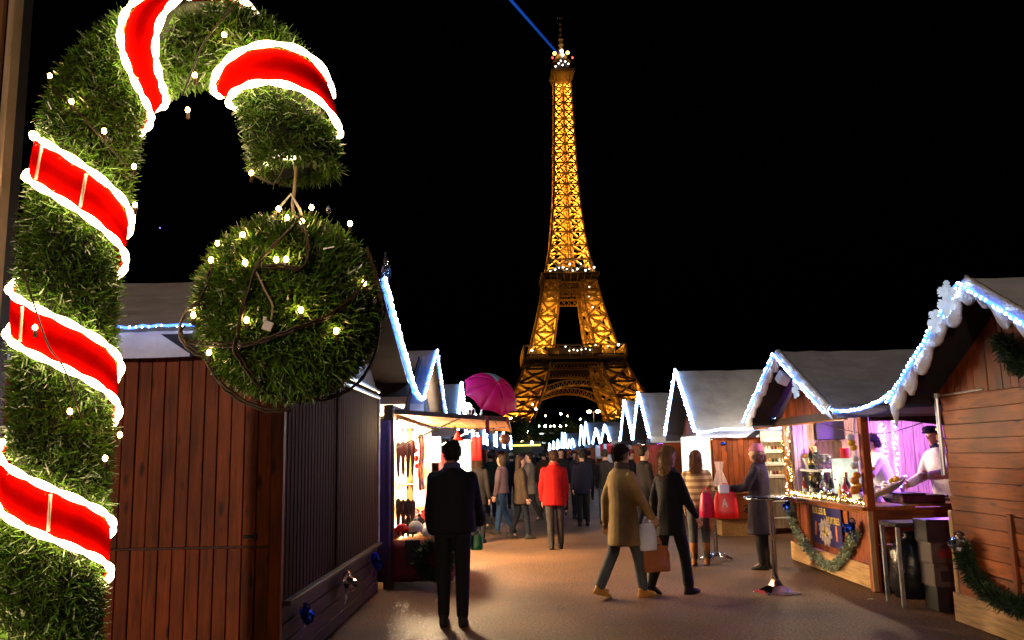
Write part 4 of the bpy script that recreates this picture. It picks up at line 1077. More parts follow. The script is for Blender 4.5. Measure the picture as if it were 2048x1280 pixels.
garland('frosted green leaf swag in front of the oyster poster', [(XW - .05, 12.85, .80), (XW - .06, 12.75, .58), (XW - .07, 12.35, .34), (XW - .07, 11.85, .19), (XW - .07, 11.3, .13), (XW - .07, 10.9, .28), (XW - .06, 10.6, .48), (XW - .05, 10.42, .64)], .065, 3600, M['berry'], L=.035, W=.02, seed=11)
bow('bright blue foil bow at the near end of the frosted swag on the oyster bar', (XW - .05, 10.40, .70), .19, M['blue_foil'], 1)
bow('blue foil bow at the far end of the frosted swag on the oyster bar', (XW - .05, 12.82, .80), .17, M['blue_foil'], 1)
# gold tinsel along the counter, with lights
gt = garland('gold tinsel garland with tiny lights along the oyster bar counter', [(XW + .0, 12.95, .965), (XW + .03, 12.4, .965), (XW + .0, 11.8, .97), (XW + .03, 11.2, .965), (XW + .0, 10.7, .97), (XW + .02, 10.2, .97)], .05, 4200, M['gold'], name='tinsel_garland', L=.03, W=.008, seed=12)
M['tiny'] = emis('tiny gold light', (1, .82, .45), 30)
mb = MB(); rnd = random.Random(4)
for k in range(64): mb.ball((XW + rnd.uniform(-.04, .06), 10.2 + 2.75 * k / 64, .985 + rnd.uniform(-.01, .025)), .008, 6, 4)
mb.build('tiny_lights', M['tiny'], gt, kind='stuff')
gp = garland('silver and gold tinsel wound up the far post of the oyster bar', [(XW - .03, 13.05, .95), (XW + .04, 13.0, 1.3), (XW - .03, 13.03, 1.6), (XW + .03, 13.0, 2.05)], .05, 1600, M['gold'], name='tinsel_garland', L=.03, W=.009, seed=13)
mb = MB()
for k in range(22): mb.ball((XW + rnd.uniform(-.06, .04), 13.0 + rnd.uniform(-.06, .02), .98 + 1.05 * k / 22), .008, 6, 4)
mb.build('tiny_lights', M['tiny'], gp, kind='stuff')
# fruit and shell garland on the near post
fg = thing('fruit_garland', 'hanging garland of lemons, bread rings and pale ribbon on the near post of the bar', 'garland', (XW - .09, 10.13, 1.2), 'garlands hung on the chalets')
mb = MB(); mb.tube(smooth_path([(XW - .06, 10.14, 2.05), (XW - .09, 10.14, 1.7), (XW - .07, 10.14, 1.35), (XW - .10, 10.14, 1.12)]), .012, 6); mb.build('cord', M['white_fab'], fg)
for k, (dx, z, m, r_) in enumerate(((-.13, 1.69, 'lemon', .05), (-.11, 1.63, 'lemon', .045), (-.14, 1.75, 'white_fab', .05), (-.10, 1.50, 'white_fab', .045), (-.12, 1.42, 'white_fab', .05), (-.10, 1.31, 'orange', .05), (-.13, 1.25, 'orange', .055), (-.09, 1.19, 'lemon', .045), (-.14, 1.14, 'orange', .06), (.08, 1.30, 'orange', .035), (.09, 1.38, 'lemon', .03))):
    mb = MB(); mb.ball((XW + dx, 10.12, z), r_, 10, 7, (1, .8, .85)); mb.build('fruit' if m != 'white_fab' else 'rosette', M[m], fg, smooth=True)

# bottles, glasses and other things on the counter
def bottle(label, c, h, mat, r=None, foil=None, group='bottles on the oyster bar counter'):
    c = Vector(c); r = r or h * .14
    t = thing('bottle', label, 'bottle', tuple(c), group)
    mb = MB(); mb.lathe([(r * .9, 0), (r, .01), (r, h * .52), (r * .8, h * .62), (r * .36, h * .75), (r * .33, h * .97), (r * .4, h)], c, 14); mb.build('body', mat, t, smooth=True)
    mb = MB(); mb.lathe([(r * 1.02, h * .18), (r * 1.02, h * .42)], c, 14); mb.build('label_band', M['white'] if foil is None else foil, t, smooth=True)
    mb = MB(); mb.lathe([(r * .42, h * .8), (r * .42, h * 1.0), (r * .3, h * 1.02)], c, 10); mb.build('cap', foil or M['gold'], t)
    return t
M['foil_gold'] = pbr('gold foil', (.80, .6, .25), .25, metal=.9)
CT = .95
for lab, y, dx, h, m, f in (('dark ridged bottle standing farthest left on the bar counter', 11.55, .10, .36, 'black', M['silver_foil']), ('dark green bottle behind the red one on the bar counter', 11.25, .20, .36, 'bottle_green', M['foil_gold']),
                            ('red pink bottle in the middle of the bar counter', 11.0, .08, .31, 'bottle_red', M['foil_gold']), ('small dark bottle right of the red bottle', 10.78, .12, .26, 'bottle_green', None),
                            ('squat black ridged carafe at the near end of the bottles', 10.62, .10, .35, 'black', None), ('pale clear bottle behind the ridged bottle', 11.75, .22, .42, 'glass', None)):
    bottle(lab, (XW + dx, y, CT), h, M[m], foil=f)
for lab, y, dx, h, m, f in (('slim green bottle with white label second from the far post', 12.35, .12, .30, 'bottle_green', None), ('red syrup bottle nearest the far post on the bar counter', 12.6, .10, .27, 'bottle_red', None),
                            ('tall clear bottle just left of the glowing drum', 11.9, .12, .34, 'glass', M['silver_foil']), ('short amber bottle between the red bottle and the drum', 11.12, .06, .22, 'lemon', None), ('dark bottle at the near end close to the post', 10.45, .16, .30, 'bottle_green', M['foil_gold'])):
    bottle(lab, (XW + dx, y, CT), h, M[m], foil=f)
pl_ = thing('plate_stack', 'stack of white plates on the bar counter behind the bottles', 'plates', (XW + .40, 10.95, CT))
for k in range(6):
    mb = MB(); mb.lathe([(.05, 0), (.09, .004), (.11, .014), (.108, .017), (.05, .007)], (XW + .40, 10.95, CT + .012 * k), 18); mb.build('plate', M['white'], pl_)
# back bench with champagne, glasses and the black screen below
rbox('back_bench', (XW + .25, 12.05, .95), (XW + .30, 12.98, 1.02), 'wood_dark_y')
sh = thing('drinks_shelf', 'grey shelf with a black glossy front on the far end of the bar counter', 'shelf', (XW + .3, 12.5, CT))
mb = MB(); mb.lohi((XW + .16, 12.0, 1.30), (XW + .52, 12.97, 1.335), ch=.005); mb.build('shelf_board', M['white'], sh)
mb = MB(); mb.lohi((XW + .18, 12.02, 1.02), (XW + .20, 12.95, 1.298)); mb.build('glossy_front', pbr('black gloss', (.006, .007, .012), .08, var=.1, spec=.7), sh)
mb = MB(); mb.lohi((XW + .21, 12.02, .951), (XW + .5, 12.95, 1.01)); mb.build('plinth', M['canvas_grey'], sh)
for i, y in enumerate((12.72, 12.62, 12.52)):
    bottle('champagne bottle on the shelf, %s of three' % ('farthest', 'middle', 'nearest')[i], (XW + .26 + .05 * (i % 2), y, 1.335), .33, M['bottle_green'], foil=M['foil_gold'], group='champagne bottles on the drinks shelf')
bw = thing('fruit_bowl', 'white angular bowl of red and gold fruit at the far end of the drinks shelf', 'bowl', (XW + .28, 12.87, 1.335))
mb = MB(); mb.lathe([(.04, 0), (.05, .01), (.10, .16), (.095, .16), (.045, .02)], (XW + .28, 12.86, 1.335), 10); mb.build('dish', M['white'], bw)
for k in range(9):
    mb = MB(); mb.ball((XW + .28 + .05 * math.cos(k * 2.4), 12.86 + .05 * math.sin(k * 2.4), 1.49 + .035 * (k % 3)), .03, 8, 6); mb.build('fruit', M[('red_fab', 'lemon', 'orange')[k % 3]], bw, smooth=True)
gm = MB(); gm.lathe([(.03, 0), (.03, .004), (.006, .008), (.006, .07), (.026, .11), (.032, .16), (.028, .21), (.026, .21), (.029, .16), (.004, .08)], (0, 0, 0), 10); gme = gm.mesh('flute', M['glass'], True)
for i in range(9):
    o = bpy.data.objects.new('champagne_flute', gme); COL.objects.link(o); o.location = (XW + .22 + .09 * (i % 2), 12.43 - .045 * i, 1.337)
    o['label'] = 'clear champagne flute in the row on the drinks shelf beside the bottles'; o['category'] = 'glass'; o['group'] = 'champagne flutes on the drinks shelf'
dr = thing('ice_drum', 'big white glowing drum on the bar counter with a red canister on top', 'drum', (XW + .30, 11.5, CT))
mb = MB(); mb.lathe([(.165, 0), (.17, .02), (.17, .42), (.175, .44), (.16, .45), (.15, .44)], (XW + .30, 11.5, 1.04), 20); mb.build('shell', M['screen_lit'], dr, smooth=True)
mb = MB(); mb.lathe([(.12, 0), (.12, .09)], (XW + .30, 11.5, .951), 16); mb.build('foot', M['steel'], dr)
mb = MB(); mb.ball((XW + .135, 11.46, 1.22), .014, 8, 6); mb.build('tap', M['black'], dr)
mb = MB(); mb.lathe([(.055, 0), (.055, .13), (.05, .14)], (XW + .32, 11.55, 1.491), 14); mb.single('canister', M['red_fab'], 'red canister standing on the glowing drum', 'canister', smooth=True)
ty = thing('oyster_tray', 'boat shaped tray of oysters and lemons by the near post of the bar', 'tray', (XW + .45, 10.5, CT + .03))
mb = MB(); Rt = Matrix.Rotation(-.42, 3, 'Y')
mb.lathe([(.02, -.03), (.15, .0), (.24, .07), (.25, .075), (.235, .075), (.14, .012)], (XW + .38, 10.42, CT + .16), 18, Rt, 1.15, .8); mb.build('dish', M['white'], ty, smooth=True)
rnd = random.Random(5)
for k in range(26):
    a = rnd.uniform(0, 2 * PI); r_ = .2 * math.sqrt(rnd.random()); p = Vector((XW + .38, 10.42, CT + .16)) + Rt @ Vector((r_ * math.cos(a) * 1.15, r_ * math.sin(a) * .8, .03 + .25 * r_ * .9))
    mb = MB(); mb.ball(p, .035, 7, 5, (1.3, .9, .45), Matrix.Rotation(a, 3, 'Z')); mb.build('oyster', M['print_shell'] if k % 3 else M['white'], ty)
for dx, dy in ((.10, 0), (.17, .03), (.14, -.05)):
    mb = MB(); mb.ball(Vector((XW + .38, 10.42, CT + .16)) + Rt @ Vector((dx, dy, .09)), .036, 9, 6, (1.2, 1, .9)); mb.build('lemon', M['lemon'], ty, smooth=True)
gr = thing('griddle', 'dark flat griddle box with lid on the side counter before the vendor in the cap', 'griddle', (4.78, 10.25, .975))
mb = MB(); mb.lohi((4.45, 10.10, .976), (4.95, 10.4, 1.07), ch=.01); mb.build('body', pbr('dark plum enamel', (.05, .015, .03), .3, var=.2), gr)
mb = MB(); mb.lohi((4.42, 10.09, 1.072), (4.72, 10.42, 1.092), ch=.006); mb.build('lid', M['black'], gr)
for dx in (4.97, 4.99):
    mb = MB(); mb.ball((dx, 10.11, 1.05 - (dx - 4.97) * 2), .02, 8, 6); mb.build('knob', M['chrome'], gr)
# columns of coloured lights behind the bar and the pinned violet curtain
lc = thing('light_curtain', 'strip curtain of violet and cyan lights hanging inside the oyster bar', 'light curtain', (5.25, 12.1, .98))
M['curtain'] = pbr('pink curtain', (.62, .25, .55), .7, var=.2, scale=5, bump=.2); M['cyan'] = emis('cyan bead', (.35, .95, 1.), 16); M['violet'] = emis('violet bead', (.75, .2, 1.), 10)
G = [[Vector((5.06 + .3 * i / 14, 12.1 + .018 * math.sin(i * 1.7), z)) for z in (.98, 1.3, 1.7, 2.06)] for i in range(15)]
mb = MB(); mb.sheet(G, (0, .004, 0)); mb.build('cloth', M['curtain'], lc, smooth=True)
rnd = random.Random(8)
for nm, n_ in (('cyan', 26), ('violet', 30)):
    mb = MB()
    for k in range(n_):
        z = 1.05 + .97 * k / n_; mb.ball((5.14 + (.14 if k % 2 else 0) + rnd.uniform(-.025, .025), 12.06, z), .013, 6, 4)
    mb.build('beads', M[nm], lc, kind='stuff')
M['violet_cloth'] = pbr('pale violet cloth', (.62, .45, .80), .7, var=.15, scale=6, bump=.2); M['brown_cloth'] = pbr('brown curtain', (.12, .075, .05), .85, var=.3, scale=8, bump=.2)
def curtain(label, x0, x1, z0, z1, y, mat):
    G = [[Vector((x0 + (x1 - x0) * i / 16, y + .018 * math.sin(i * 1.9), z)) for z in (z0, (z0 + z1) / 2, z1)] for i in range(17)]
    mb = MB(); mb.sheet(G, (0, .004, 0)); return mb.single('curtain', mat, label, 'curtain', smooth=True)
curtain('pale violet lit curtain at the far end of the oyster bar beside its tinsel post', XW + .09, XW + .25, 1.0, 2.03, 12.93, M['violet_cloth'])
curtain('brown curtain hanging behind the flutes at the far end of the oyster bar', XW + .42, XW + .80, .97, 1.74, 12.90, M['brown_cloth'])
mb = MB(); mb.tube(smooth_path([(XW + .1, 11.9, 2.0), (XW + .35, 11.5, 1.86), (XW + .62, 11.0, 1.80), (XW + 1.0, 10.6, 1.93)]), .006, 6); mb.single('cord', M['cable'], 'thin dark cord looping under the bar roof', 'cord')
mb = MB(); mb.lohi((XW + .42, 12.86, 1.76), (XW + .84, 12.89, 2.03), ch=.004); mb.single('blackboard', M['black'], 'dark board hung at the back of the oyster bar above the flutes', 'blackboard')
for i, (x, y) in enumerate(((5.0, 10.2), (5.22, 10.2))):
    mb = MB(); rnd = random.Random(20 + i)
    for k in range(10): mb.ball((x + rnd.uniform(-.04, .04), y + rnd.uniform(-.04, .04), 1.88 - .028 * k), .022, 7, 5)
    mb.single('grape_bunch', M['lemon'] if i == 0 else M['white_fab'], ('golden ornament bunch hanging over the vendor in the cap', 'pale ornament bunch hanging at the right edge of the bar opening')[i], 'ornament')
lamp('violet_lamp', (5.55, 11.1, 1.95), R2P, (.42, .12, 1.), .08, R2)
lamp('counter_lamp', (XW + .35, 11.7, 1.9), R2W, (1., .72, .45), .06, R2)

# ---- between the chalets: tables, bin bag, crates
def high_table(label, x, y, top_r=.30, base='square'):
    t = thing('high_table', label, 'table', (x, y, 0), 'chrome bar tables in the alley')
    mb = MB(); mb.lathe([(top_r * .96, 1.055), (top_r, 1.06), (top_r, 1.085), (top_r * .97, 1.09)], (x, y, 0), 32); mb.build('table_top', pbr('black laminate', (.02, .02, .025), .12, var=.1), t, smooth=False)
    mb = MB(); mb.lathe([(top_r * 1.005, 1.063), (top_r * 1.012, 1.073), (top_r * 1.005, 1.082)], (x, y, 0), 32); mb.build('rim', M['chrome'], t, smooth=True)
    mb = MB(); mb.lathe([(.032, .10), (.032, 1.03), (.09, 1.052)], (x, y, 0), 18); mb.build('column', M['chrome'], t, smooth=True)
    if base == 'square':
        mb = MB(); mb.lathe([(.29, 0), (.29, .012), (.20, .03), (.09, .085), (.045, .15), (.034, .2)], (x, y, 0), 4, Matrix.Rotation(PI / 4 + .25, 3, 'Z')); mb.build('base', M['chrome'], t)
    else:
        for k in range(5):
            a = k * 2 * PI / 5 + .3; mb = MB(); mb.tube([(x, y, .10), (x + .12 * math.cos(a), y + .12 * math.sin(a), .07), (x + .26 * math.cos(a), y + .26 * math.sin(a), .018)], [.03, .024, .016], 8); mb.build('foot', M['chrome'], t, smooth=True)
    return t
high_table('near chrome bar table with square flared foot beside the woman in the dark coat', 2.93, 10.15)
high_table('farther chrome bar table on a star foot behind the striped sweater', 2.95, 13.2, .28, 'star')
st = thing('side_table', 'low dark topped table on thin legs before the oyster bar side', 'table', (4.12, 9.3, 0))
mb = MB(); mb.lohi((3.90, 9.08, .80), (4.37, 9.5, .845), ch=.008); mb.build('table_top', M['wood_dark_y'], st)
for x in (3.925, 4.345):
    for y in (9.10, 9.48): mb = MB(); mb.lohi((x - .018, y - .018, 0), (x + .018, y + .018, .80), ch=.003); mb.build('leg', M['steel'], st)
mb = MB(); rnd = random.Random(3); G = []
prof = [(.05, .05), (.19, .07), (.215, .2), (.21, .4), (.2, .55), (.13, .64), (.05, .69), (.07, .74)]
vs = []
for r_, z in prof:
    for k in range(22): a = 2 * PI * k / 22; q = r_ * (1 + .09 * math.sin(k * 3.1 + z * 9) + rnd.uniform(-.05, .05)); vs.append((4.13 + q * math.cos(a), 9.3 + q * math.sin(a), z))
mb.add(vs, [(i * 22 + k, i * 22 + (k + 1) % 22, (i + 1) * 22 + (k + 1) % 22, (i + 1) * 22 + k) for i in range(7) for k in range(22)] + [tuple(range(22))[::-1], tuple(range(154, 176))])
mb.single('bin_bag', pbr('black bin liner', (.008, .008, .01), .25, var=.3, scale=10, bump=.4), 'black bin bag standing under the low dark table', 'bin bag', smooth=True)
def crate(label, lo, hi, m, open_=True, panel=None):
    t = thing('crate', label, 'crate', ((lo[0] + hi[0]) / 2, (lo[1] + hi[1]) / 2, lo[2]), 'crates stacked in the gap between the right chalets')
    w = .015
    mb = MB(); mb.lohi(lo, (hi[0], hi[1], lo[2] + w)); mb.build('bottom', M[m], t)
    for a, b in (((lo[0], lo[1], lo[2] + w), (hi[0], lo[1] + w, hi[2])), ((lo[0], hi[1] - w, lo[2] + w), (hi[0], hi[1], hi[2])), ((lo[0], lo[1] + w, lo[2] + w), (lo[0] + w, hi[1] - w, hi[2])), ((hi[0] - w, lo[1] + w, lo[2] + w), (hi[0], hi[1] - w, hi[2]))):
        mb = MB(); mb.lohi(a, b, ch=.003); mb.build('side', M[m], t)
    if not open_: mb = MB(); mb.lohi((lo[0] - .006, lo[1] - .006, hi[2] + .001), (hi[0] + .006, hi[1] + .006, hi[2] + .02), ch=.004); mb.build('lid', M[m], t)
    if panel: mb = MB(); mb.lohi((lo[0] + .06, lo[1] - .006, lo[2] + .05), (hi[0] - .04, lo[1] - .001, hi[2] - .05), ch=.001); mb.build('print_panel', M[panel], t)
    return t
crate('dark plastic crate at the bottom of the stack in the gap', (4.10, 8.72, .02), (4.52, 9.0, .25), 'black')
crate('dull grey crate with a black hand hole, second in the stack', (4.08, 8.70, .255), (4.46, 9.0, .46), 'grey_plastic', False, 'black')
crate('dull grey crate with a dark red printed panel, third in the stack', (4.07, 8.70, .485), (4.46, 9.0, .66), 'grey_plastic', False, 'darkred')
crate('black lidded crate on top of the stack under the side counter', (4.05, 8.72, .685), (4.45, 9.0, .88), 'black', False)
# R3 front: glowing panel, side counter, vase, shelf
lp = thing('glowing_screen', 'glowing white panel in the open front of the third right chalet', 'screen', (3.93, 19.0, .95))
mb = MB(); mb.lohi((3.91, 17.62, .96), (3.93, 20.6, 1.96), ch=.003); mb.build('diffuser', M['lit_white'], lp)
mb = MB(); mb.lohi((3.935, 17.6, .94), (3.95, 20.62, 1.98)); mb.build('back_board', M['ply'], lp)
mb = MB(); mb.beam((3.905, 18.2, 1.93), (3.905, 17.7, 1.5), .012); mb.build('stay', M['black'], lp)
R3o = [o for o in bpy.data.objects if o.get('label', '').startswith('third chalet on the right')][0]
planks_v_x(4.02, 6.25, 17.49, .05, 2.0, .11, R3o, M['wood_red'], gap=.008)
mb = MB(); mb.ball((4.17, 17.46, 1.77), .05, 10, 6, (1.1, .3, .75)); mb.single('blue_badge', M['blue_foil'], 'small blue oval badge on the plank wall of the third right chalet', 'badge', smooth=True)
sc_ = thing('side_counter', 'orange brown wooden counter box standing before the plank wall of the third right chalet', 'counter', (4.3, 17.0, 0))
mb = MB(); mb.lohi((3.82, 16.75, .32), (4.75, 17.35, .80), ch=.006); mb.build('front', M['wood_red'], sc_)
mb = MB(); mb.lohi((3.78, 16.7, .802), (4.8, 17.4, .84), ch=.008); mb.build('counter_top', M['varnish'], sc_)
mb = MB(); mb.lohi((3.9, 16.85, 0), (4.5, 17.25, .315), ch=.004); mb.build('plinth', M['ply'], sc_)
vz = thing('fan_vase', 'pink white pleated fan vase on the side counter', 'vase', (3.93, 16.9, .84))
G = []
mb = MB(); n_ = 40; prof = [(.05, 0), (.14, .02), (.15, .10), (.10, .26), (.055, .40), (.075, .52), (.09, .58)]
vs = []
for r_, z in prof:
    for k in range(n_): a = 2 * PI * k / n_; q = r_ * (1 + .10 * (1 if k % 4 < 2 else -1)); vs.append((3.93 + q * math.cos(a), 16.9 + q * math.sin(a), .84 + z))
mb.add(vs, [(i * n_ + k, i * n_ + (k + 1) % n_, (i + 1) * n_ + (k + 1) % n_, (i + 1) * n_ + k) for i in range(6) for k in range(n_)] + [tuple(range(n_))[::-1]])
mb.build('body', pbr('pink white porcelain', (.72, .52, .55), .3, var=.1), vz)
for i in range(5):
    o = MB(); o.lathe([(.03, 0), (.042, .10), (.038, .10), (.027, .01)], (4.12 + .09 * i, 16.95 + .05 * (i % 2), .841), 12)
    o.single('mug', M['white'], 'white mug in the row on the side counter beside the fan vase', 'mug', 'white mugs on the side counter', smooth=True)
sf = thing('display_shelf', 'white display shelf of small jars between the third chalet and the oyster bar', 'shelf', (5.1, 17.0, 0))
mb = MB(); mb.lohi((4.86, 17.2, .1), (5.42, 17.23, 2.0)); mb.build('back_panel', M['lit_board'], sf)
for z in (.30, .62, 1.08, 1.32, 1.56, 1.78):
    mb = MB(); mb.lohi((4.86, 16.98, z), (5.42, 17.19, z + .03), ch=.004); mb.build('shelf_board', M['white'], sf)
    if z > 1: mb = MB(); mb.lohi((4.86, 16.97, z + .031), (5.42, 16.985, z + .07), ch=.003); mb.build('shelf_lip', M['white'], sf)
jm = MB(); jm.lathe([(.022, 0), (.024, .07), (.016, .085), (.017, .11)], (0, 0, 0), 8)
jme = [jm.mesh('jar', M[m], True) for m in ('darkred', 'pine', 'bottle_green', 'white')]
for z in (1.11, 1.35, 1.59):
    for k in range(8):
        o = bpy.data.objects.new('jar', jme[(k // 2 + int(z * 10)) % 4]); COL.objects.link(o); o.location = (4.92 + .062 * k, 17.08, z)
        o['label'] = 'small jar standing in a row on the white display shelf'; o['category'] = 'jar'; o['group'] = 'jars on the display shelf'
lamp('shelf_fill', (4.9, 16.2, 2.2), R2W * .8, (1., .72, .42), .06)  # free fill light added before the shelf, without a fixture

# ------------------------------------------------------------------ wares of the umbrella chalet
def closed_umbrella(label, x, y, ztop, h, mat, group='closed umbrellas hung at the umbrella chalet'):
    t = thing('closed_umbrella', label, 'umbrella', (x, y, ztop - h), group)
    z0 = ztop - h
    mb = MB(); vs = []; n = 14; prof = [(.006, .05), (.014, .09), (.024, .30), (.034, h * .62), (.030, h * .70), (.012, h * .74)]
    for r_, z in prof:
        for k in range(n): a = 2 * PI * k / n; q = r_ * (1 + .22 * (k % 2) * (1 if z < h * .72 else 0)); vs.append((x + q * math.cos(a), y + q * math.sin(a), z0 + z))
    mb.add(vs, [(i * n + k, i * n + (k + 1) % n, (i + 1) * n + (k + 1) % n, (i + 1) * n + k) for i in range(len(prof) - 1) for k in range(n)] + [tuple(range(n))[::-1]])
    mb.build('folded_canopy', mat, t)
    mb = MB(); mb.tube([(x, y, z0), (x, y, z0 + h * .93)], .005, 6); mb.build('shaft', M['steel'], t)
    hk = [(x, y, z0 + h * .9)] + [(x + .028 - .028 * math.cos(a), y, z0 + h * .955 + .028 * math.sin(a)) for a in [PI * i / 6 for i in range(7)]] + [(x + .056, y, z0 + h * .93)]
    mb = MB(); mb.tube(hk, .008, 6); mb.build('handle', M['darkred'], t, smooth=True)
    return t
M['plum'] = pbr('plum nylon', (.020, .002, .005), .6, var=.3); M['maroon'] = pbr('maroon nylon', (.034, .002, .004), .6, var=.3)
OR_ = ('leftmost', 'second from the left', 'second from the right', 'rightmost')
for r_, (zt, h) in enumerate(((2.02, .70), (1.27, .72))):
    for k in range(4):
        closed_umbrella('closed %s umbrella, %s of the %s row at the lit chalet' % (('plum', 'maroon', 'plum', 'dark red')[k] if r_ == 0 else 'dark', OR_[k], ('upper', 'lower')[r_]), -1.585 + .062 * k, 11.42 + .01 * k, zt + random.uniform(-.015, .015), h, M[('plum', 'maroon')[k % 2]] if r_ == 0 else (M['plum'] if k % 2 else M['blackfab']))
    mb = MB(); mb.tube([(-1.63, 11.42, zt + .002), (-1.32, 11.42, zt + .002)], .006, 6); mb.single('hanging_rail', M['steel'], 'thin steel rail carrying the %s row of closed umbrellas' % ('upper', 'lower')[r_], 'rail')
# pile of folded hats, scarves and gloves
mb = MB(); mb.lohi((-1.60, 11.02, .565), (-.86, 12.9, .595), ch=.006); tb = thing('goods_table', 'goods table with dark red cloth in front of the umbrella chalet', 'table', (-1.2, 12.0, 0)); mb.build('table_top', M['pine_y'], tb)
G = [[Vector((-.85 + .012 * math.sin(j * 1.9 + i), 11.0 + 1.92 * j / 22, .59 - .50 * i / 5)) for i in range(6)] for j in range(23)]
mb = MB(); mb.sheet(G, (-.006, 0, 0)); mb.build('cloth', M['darkred'], tb, smooth=True)
G = [[Vector((-1.6 + .75 * j / 12, 11.0 + .012 * math.sin(j * 1.7 + i), .59 - (.50 if i else 0) * i / 5)) for i in range(6)] for j in range(13)]
mb = MB(); mb.sheet(G, (0, .006, 0)); mb.build('cloth', M['darkred'], tb, smooth=True)
rnd = random.Random(12)
cl = ['red_fab', 'white_fab', 'blackfab', 'darkred', 'white_fab', 'red_fab', 'canvas_grey']
k = 0; kinds = ('knitted hat', 'rolled scarf', 'folded glove pair')
for j in range(9):
    for i in range(4):
        x = -1.50 + .165 * i + rnd.uniform(-.03, .03); y = 11.12 + .2 * j + rnd.uniform(-.04, .04); m = cl[rnd.randrange(7)]; kd = rnd.randrange(3)
        Rz = Matrix.Rotation(rnd.uniform(0, PI), 3, 'Z'); mb = MB(); z = .60 + .05 * (3 - i) * .6 + .012 * j
        if kd == 0:
            mb.lathe([(.075, 0), (.085, .02), (.08, .035), (.085, .05), (.07, .10), (.035, .135), (.005, .145)], (x, y, z), 12, Rz, 1.15, .9); mb.ball((x, y, z + .155), .025, 7, 5)
        elif kd == 1:
            for q in range(3): mb.ball((x, y, z + .03 + .02 * q), .075, 10, 5, (1.5 - .2 * q, .5, .42), Rz @ Matrix.Rotation(.2 * q, 3, 'Z'))
        else:
            mb.ball((x, y, z + .02), .06, 8, 5, (1.5, .8, .35), Rz)
            for q in range(4): v = Rz @ Vector((.085, -.03 + .02 * q, 0)); mb.ball((x + v.x, y + v.y, z + .02), .022, 6, 4, (1.7, .6, .6), Rz)
        mb.single(('knitted_hat', 'rolled_scarf', 'glove_pair')[kd], M[m], '%s %s lying in the heap on the goods table' % ({'red_fab': 'red', 'white_fab': 'white', 'blackfab': 'black', 'darkred': 'dark red', 'canvas_grey': 'grey'}[m], kinds[kd]), ('hat', 'scarf', 'gloves')[kd], 'knitted goods heaped on the goods table', smooth=True)
mb = MB(); mb.lohi((-1.44, 10.97, .30), (-1.25, 11.0, .60), ch=.004); mb.single('till_box', M['black'], 'small black box fixed at the corner of the goods table', 'box')
wr = [Vector((-1.06 + .19 * math.cos(a), 10.92, .36 + .19 * math.sin(a))) for a in [2 * PI * i / 12 for i in range(13)]]
garland('round dark fir wreath leaning on the red cloth of the goods table', [tuple(p) for p in wr], .06, 2400, M['fir'], name='fir_wreath', cat='wreath', seed=15)
# hanging cloths and things at the front, under the flap
def cloth(label, name, p, w, h, mat, ax='x', cat='cloth', group=None, wave=.012):
    G = []
    for i in range(9):
        u = i / 8; q = Vector(p) + (Vector((w * u, 0, 0)) if ax == 'x' else Vector((0, w * u, 0))); d = wave * math.sin(i * 1.7)
        dv = Vector((0, d, 0)) if ax == 'x' else Vector((d, 0, 0)); G.append([q + dv * (1 - .2 * j) + Vector((0, 0, -h * j / 4)) for j in range(5)])
    mb = MB(); mb.sheet(G, (0, .004, 0) if ax == 'x' else (.004, 0, 0)); return mb.single(name, mat, label, cat, group, smooth=True)
cloth('patterned purple cloth hanging in the gap between the first two left chalets', 'hanging_cloth', (-1.78, 10.95, 2.1), .16, 2.0, M['purple_fab'])
cloth('red cloth hanging from the flap of the umbrella chalet', 'hanging_cloth', (-.78, 14.6, 1.95), .17, .40, M['red_fab'])
cloth('pale blue cloth hanging inside the flap left of the red one', 'hanging_cloth', (-1.12, 15.2, 1.92), .30, .75, M['paleblue'])
cloth('dark red board cloth hanging behind the man with the dark jacket', 'hanging_cloth', (-1.30, 14.2, 1.68), .15, .42, M['darkred'])
cloth('white cloth hanging inside the umbrella chalet behind the yellow post', 'hanging_cloth', (-1.44, 14.0, 1.95), .20, .42, M['white_fab'])
for i in range(7):
    y = 13.2 + .09 * i
    mb = MB(); mb.tube(smooth_path([(-1.52 + .008 * (i % 3), y, 1.98), (-1.50, y + .01, 1.7), (-1.52 + .01 * (i % 2), y, 1.42), (-1.5, y, 1.12)]), [.014 + .008 * ((j * 7 + i) % 3) / 2 for j in range(16)], 7)
    mb.single('bead_strand', M[('darkred', 'pine', 'white_fab', 'purple_fab')[i % 4]], 'long strand of beads hanging at the middle post of the umbrella chalet', 'beads', 'bead strands at the umbrella chalet', smooth=True)
mb = MB(); mb.lathe([(.001, .15), (.03, .11), (.055, .05), (.085, .02), (.09, 0), (.05, -.004)], (-.92, 13.2, 1.86), 14); mb.single('bell_ornament', M['red_fab'], 'red bell shaped ornament hanging under the flap above the man', 'ornament', smooth=True)
mb = MB(); mb.ball((-.165, 11.5, 1.84), .075, 14, 10); mb.single('bauble', pbr('brown bauble', (.30, .14, .08), .3, var=.2), 'big brown bauble hanging at the outer corner of the flap', 'ornament', smooth=True)
mb = MB(); mb.tube([(-.165, 11.5, 1.91), (-.165, 11.5, 2.05)], .003, 5); mb.single('bauble_string', M['cable_tan'], 'string holding the brown bauble', 'string')
for i, (x, dz) in enumerate(((-1.05, 0), (-.80, .01), (-.52, .0), (-.30, -.01))):
    mb = MB(); pts = []
    for k in range(10): a = k * PI / 5 + PI / 2; r_ = .055 if k % 2 == 0 else .022; pts.append((x + r_ * math.cos(a), 2.00 + dz - .05 * (x + 1.6) + r_ * math.sin(a)))
    mb.prism(pts, 1, 11.0, 11.02); mb.single('star_ornament', M['pine'], 'wooden star hanging on the near rail of the flap, %s' % ('first from the chalet', 'second from the chalet', 'third from the chalet', 'outermost')[i], 'ornament', 'wooden stars on the flap rail')
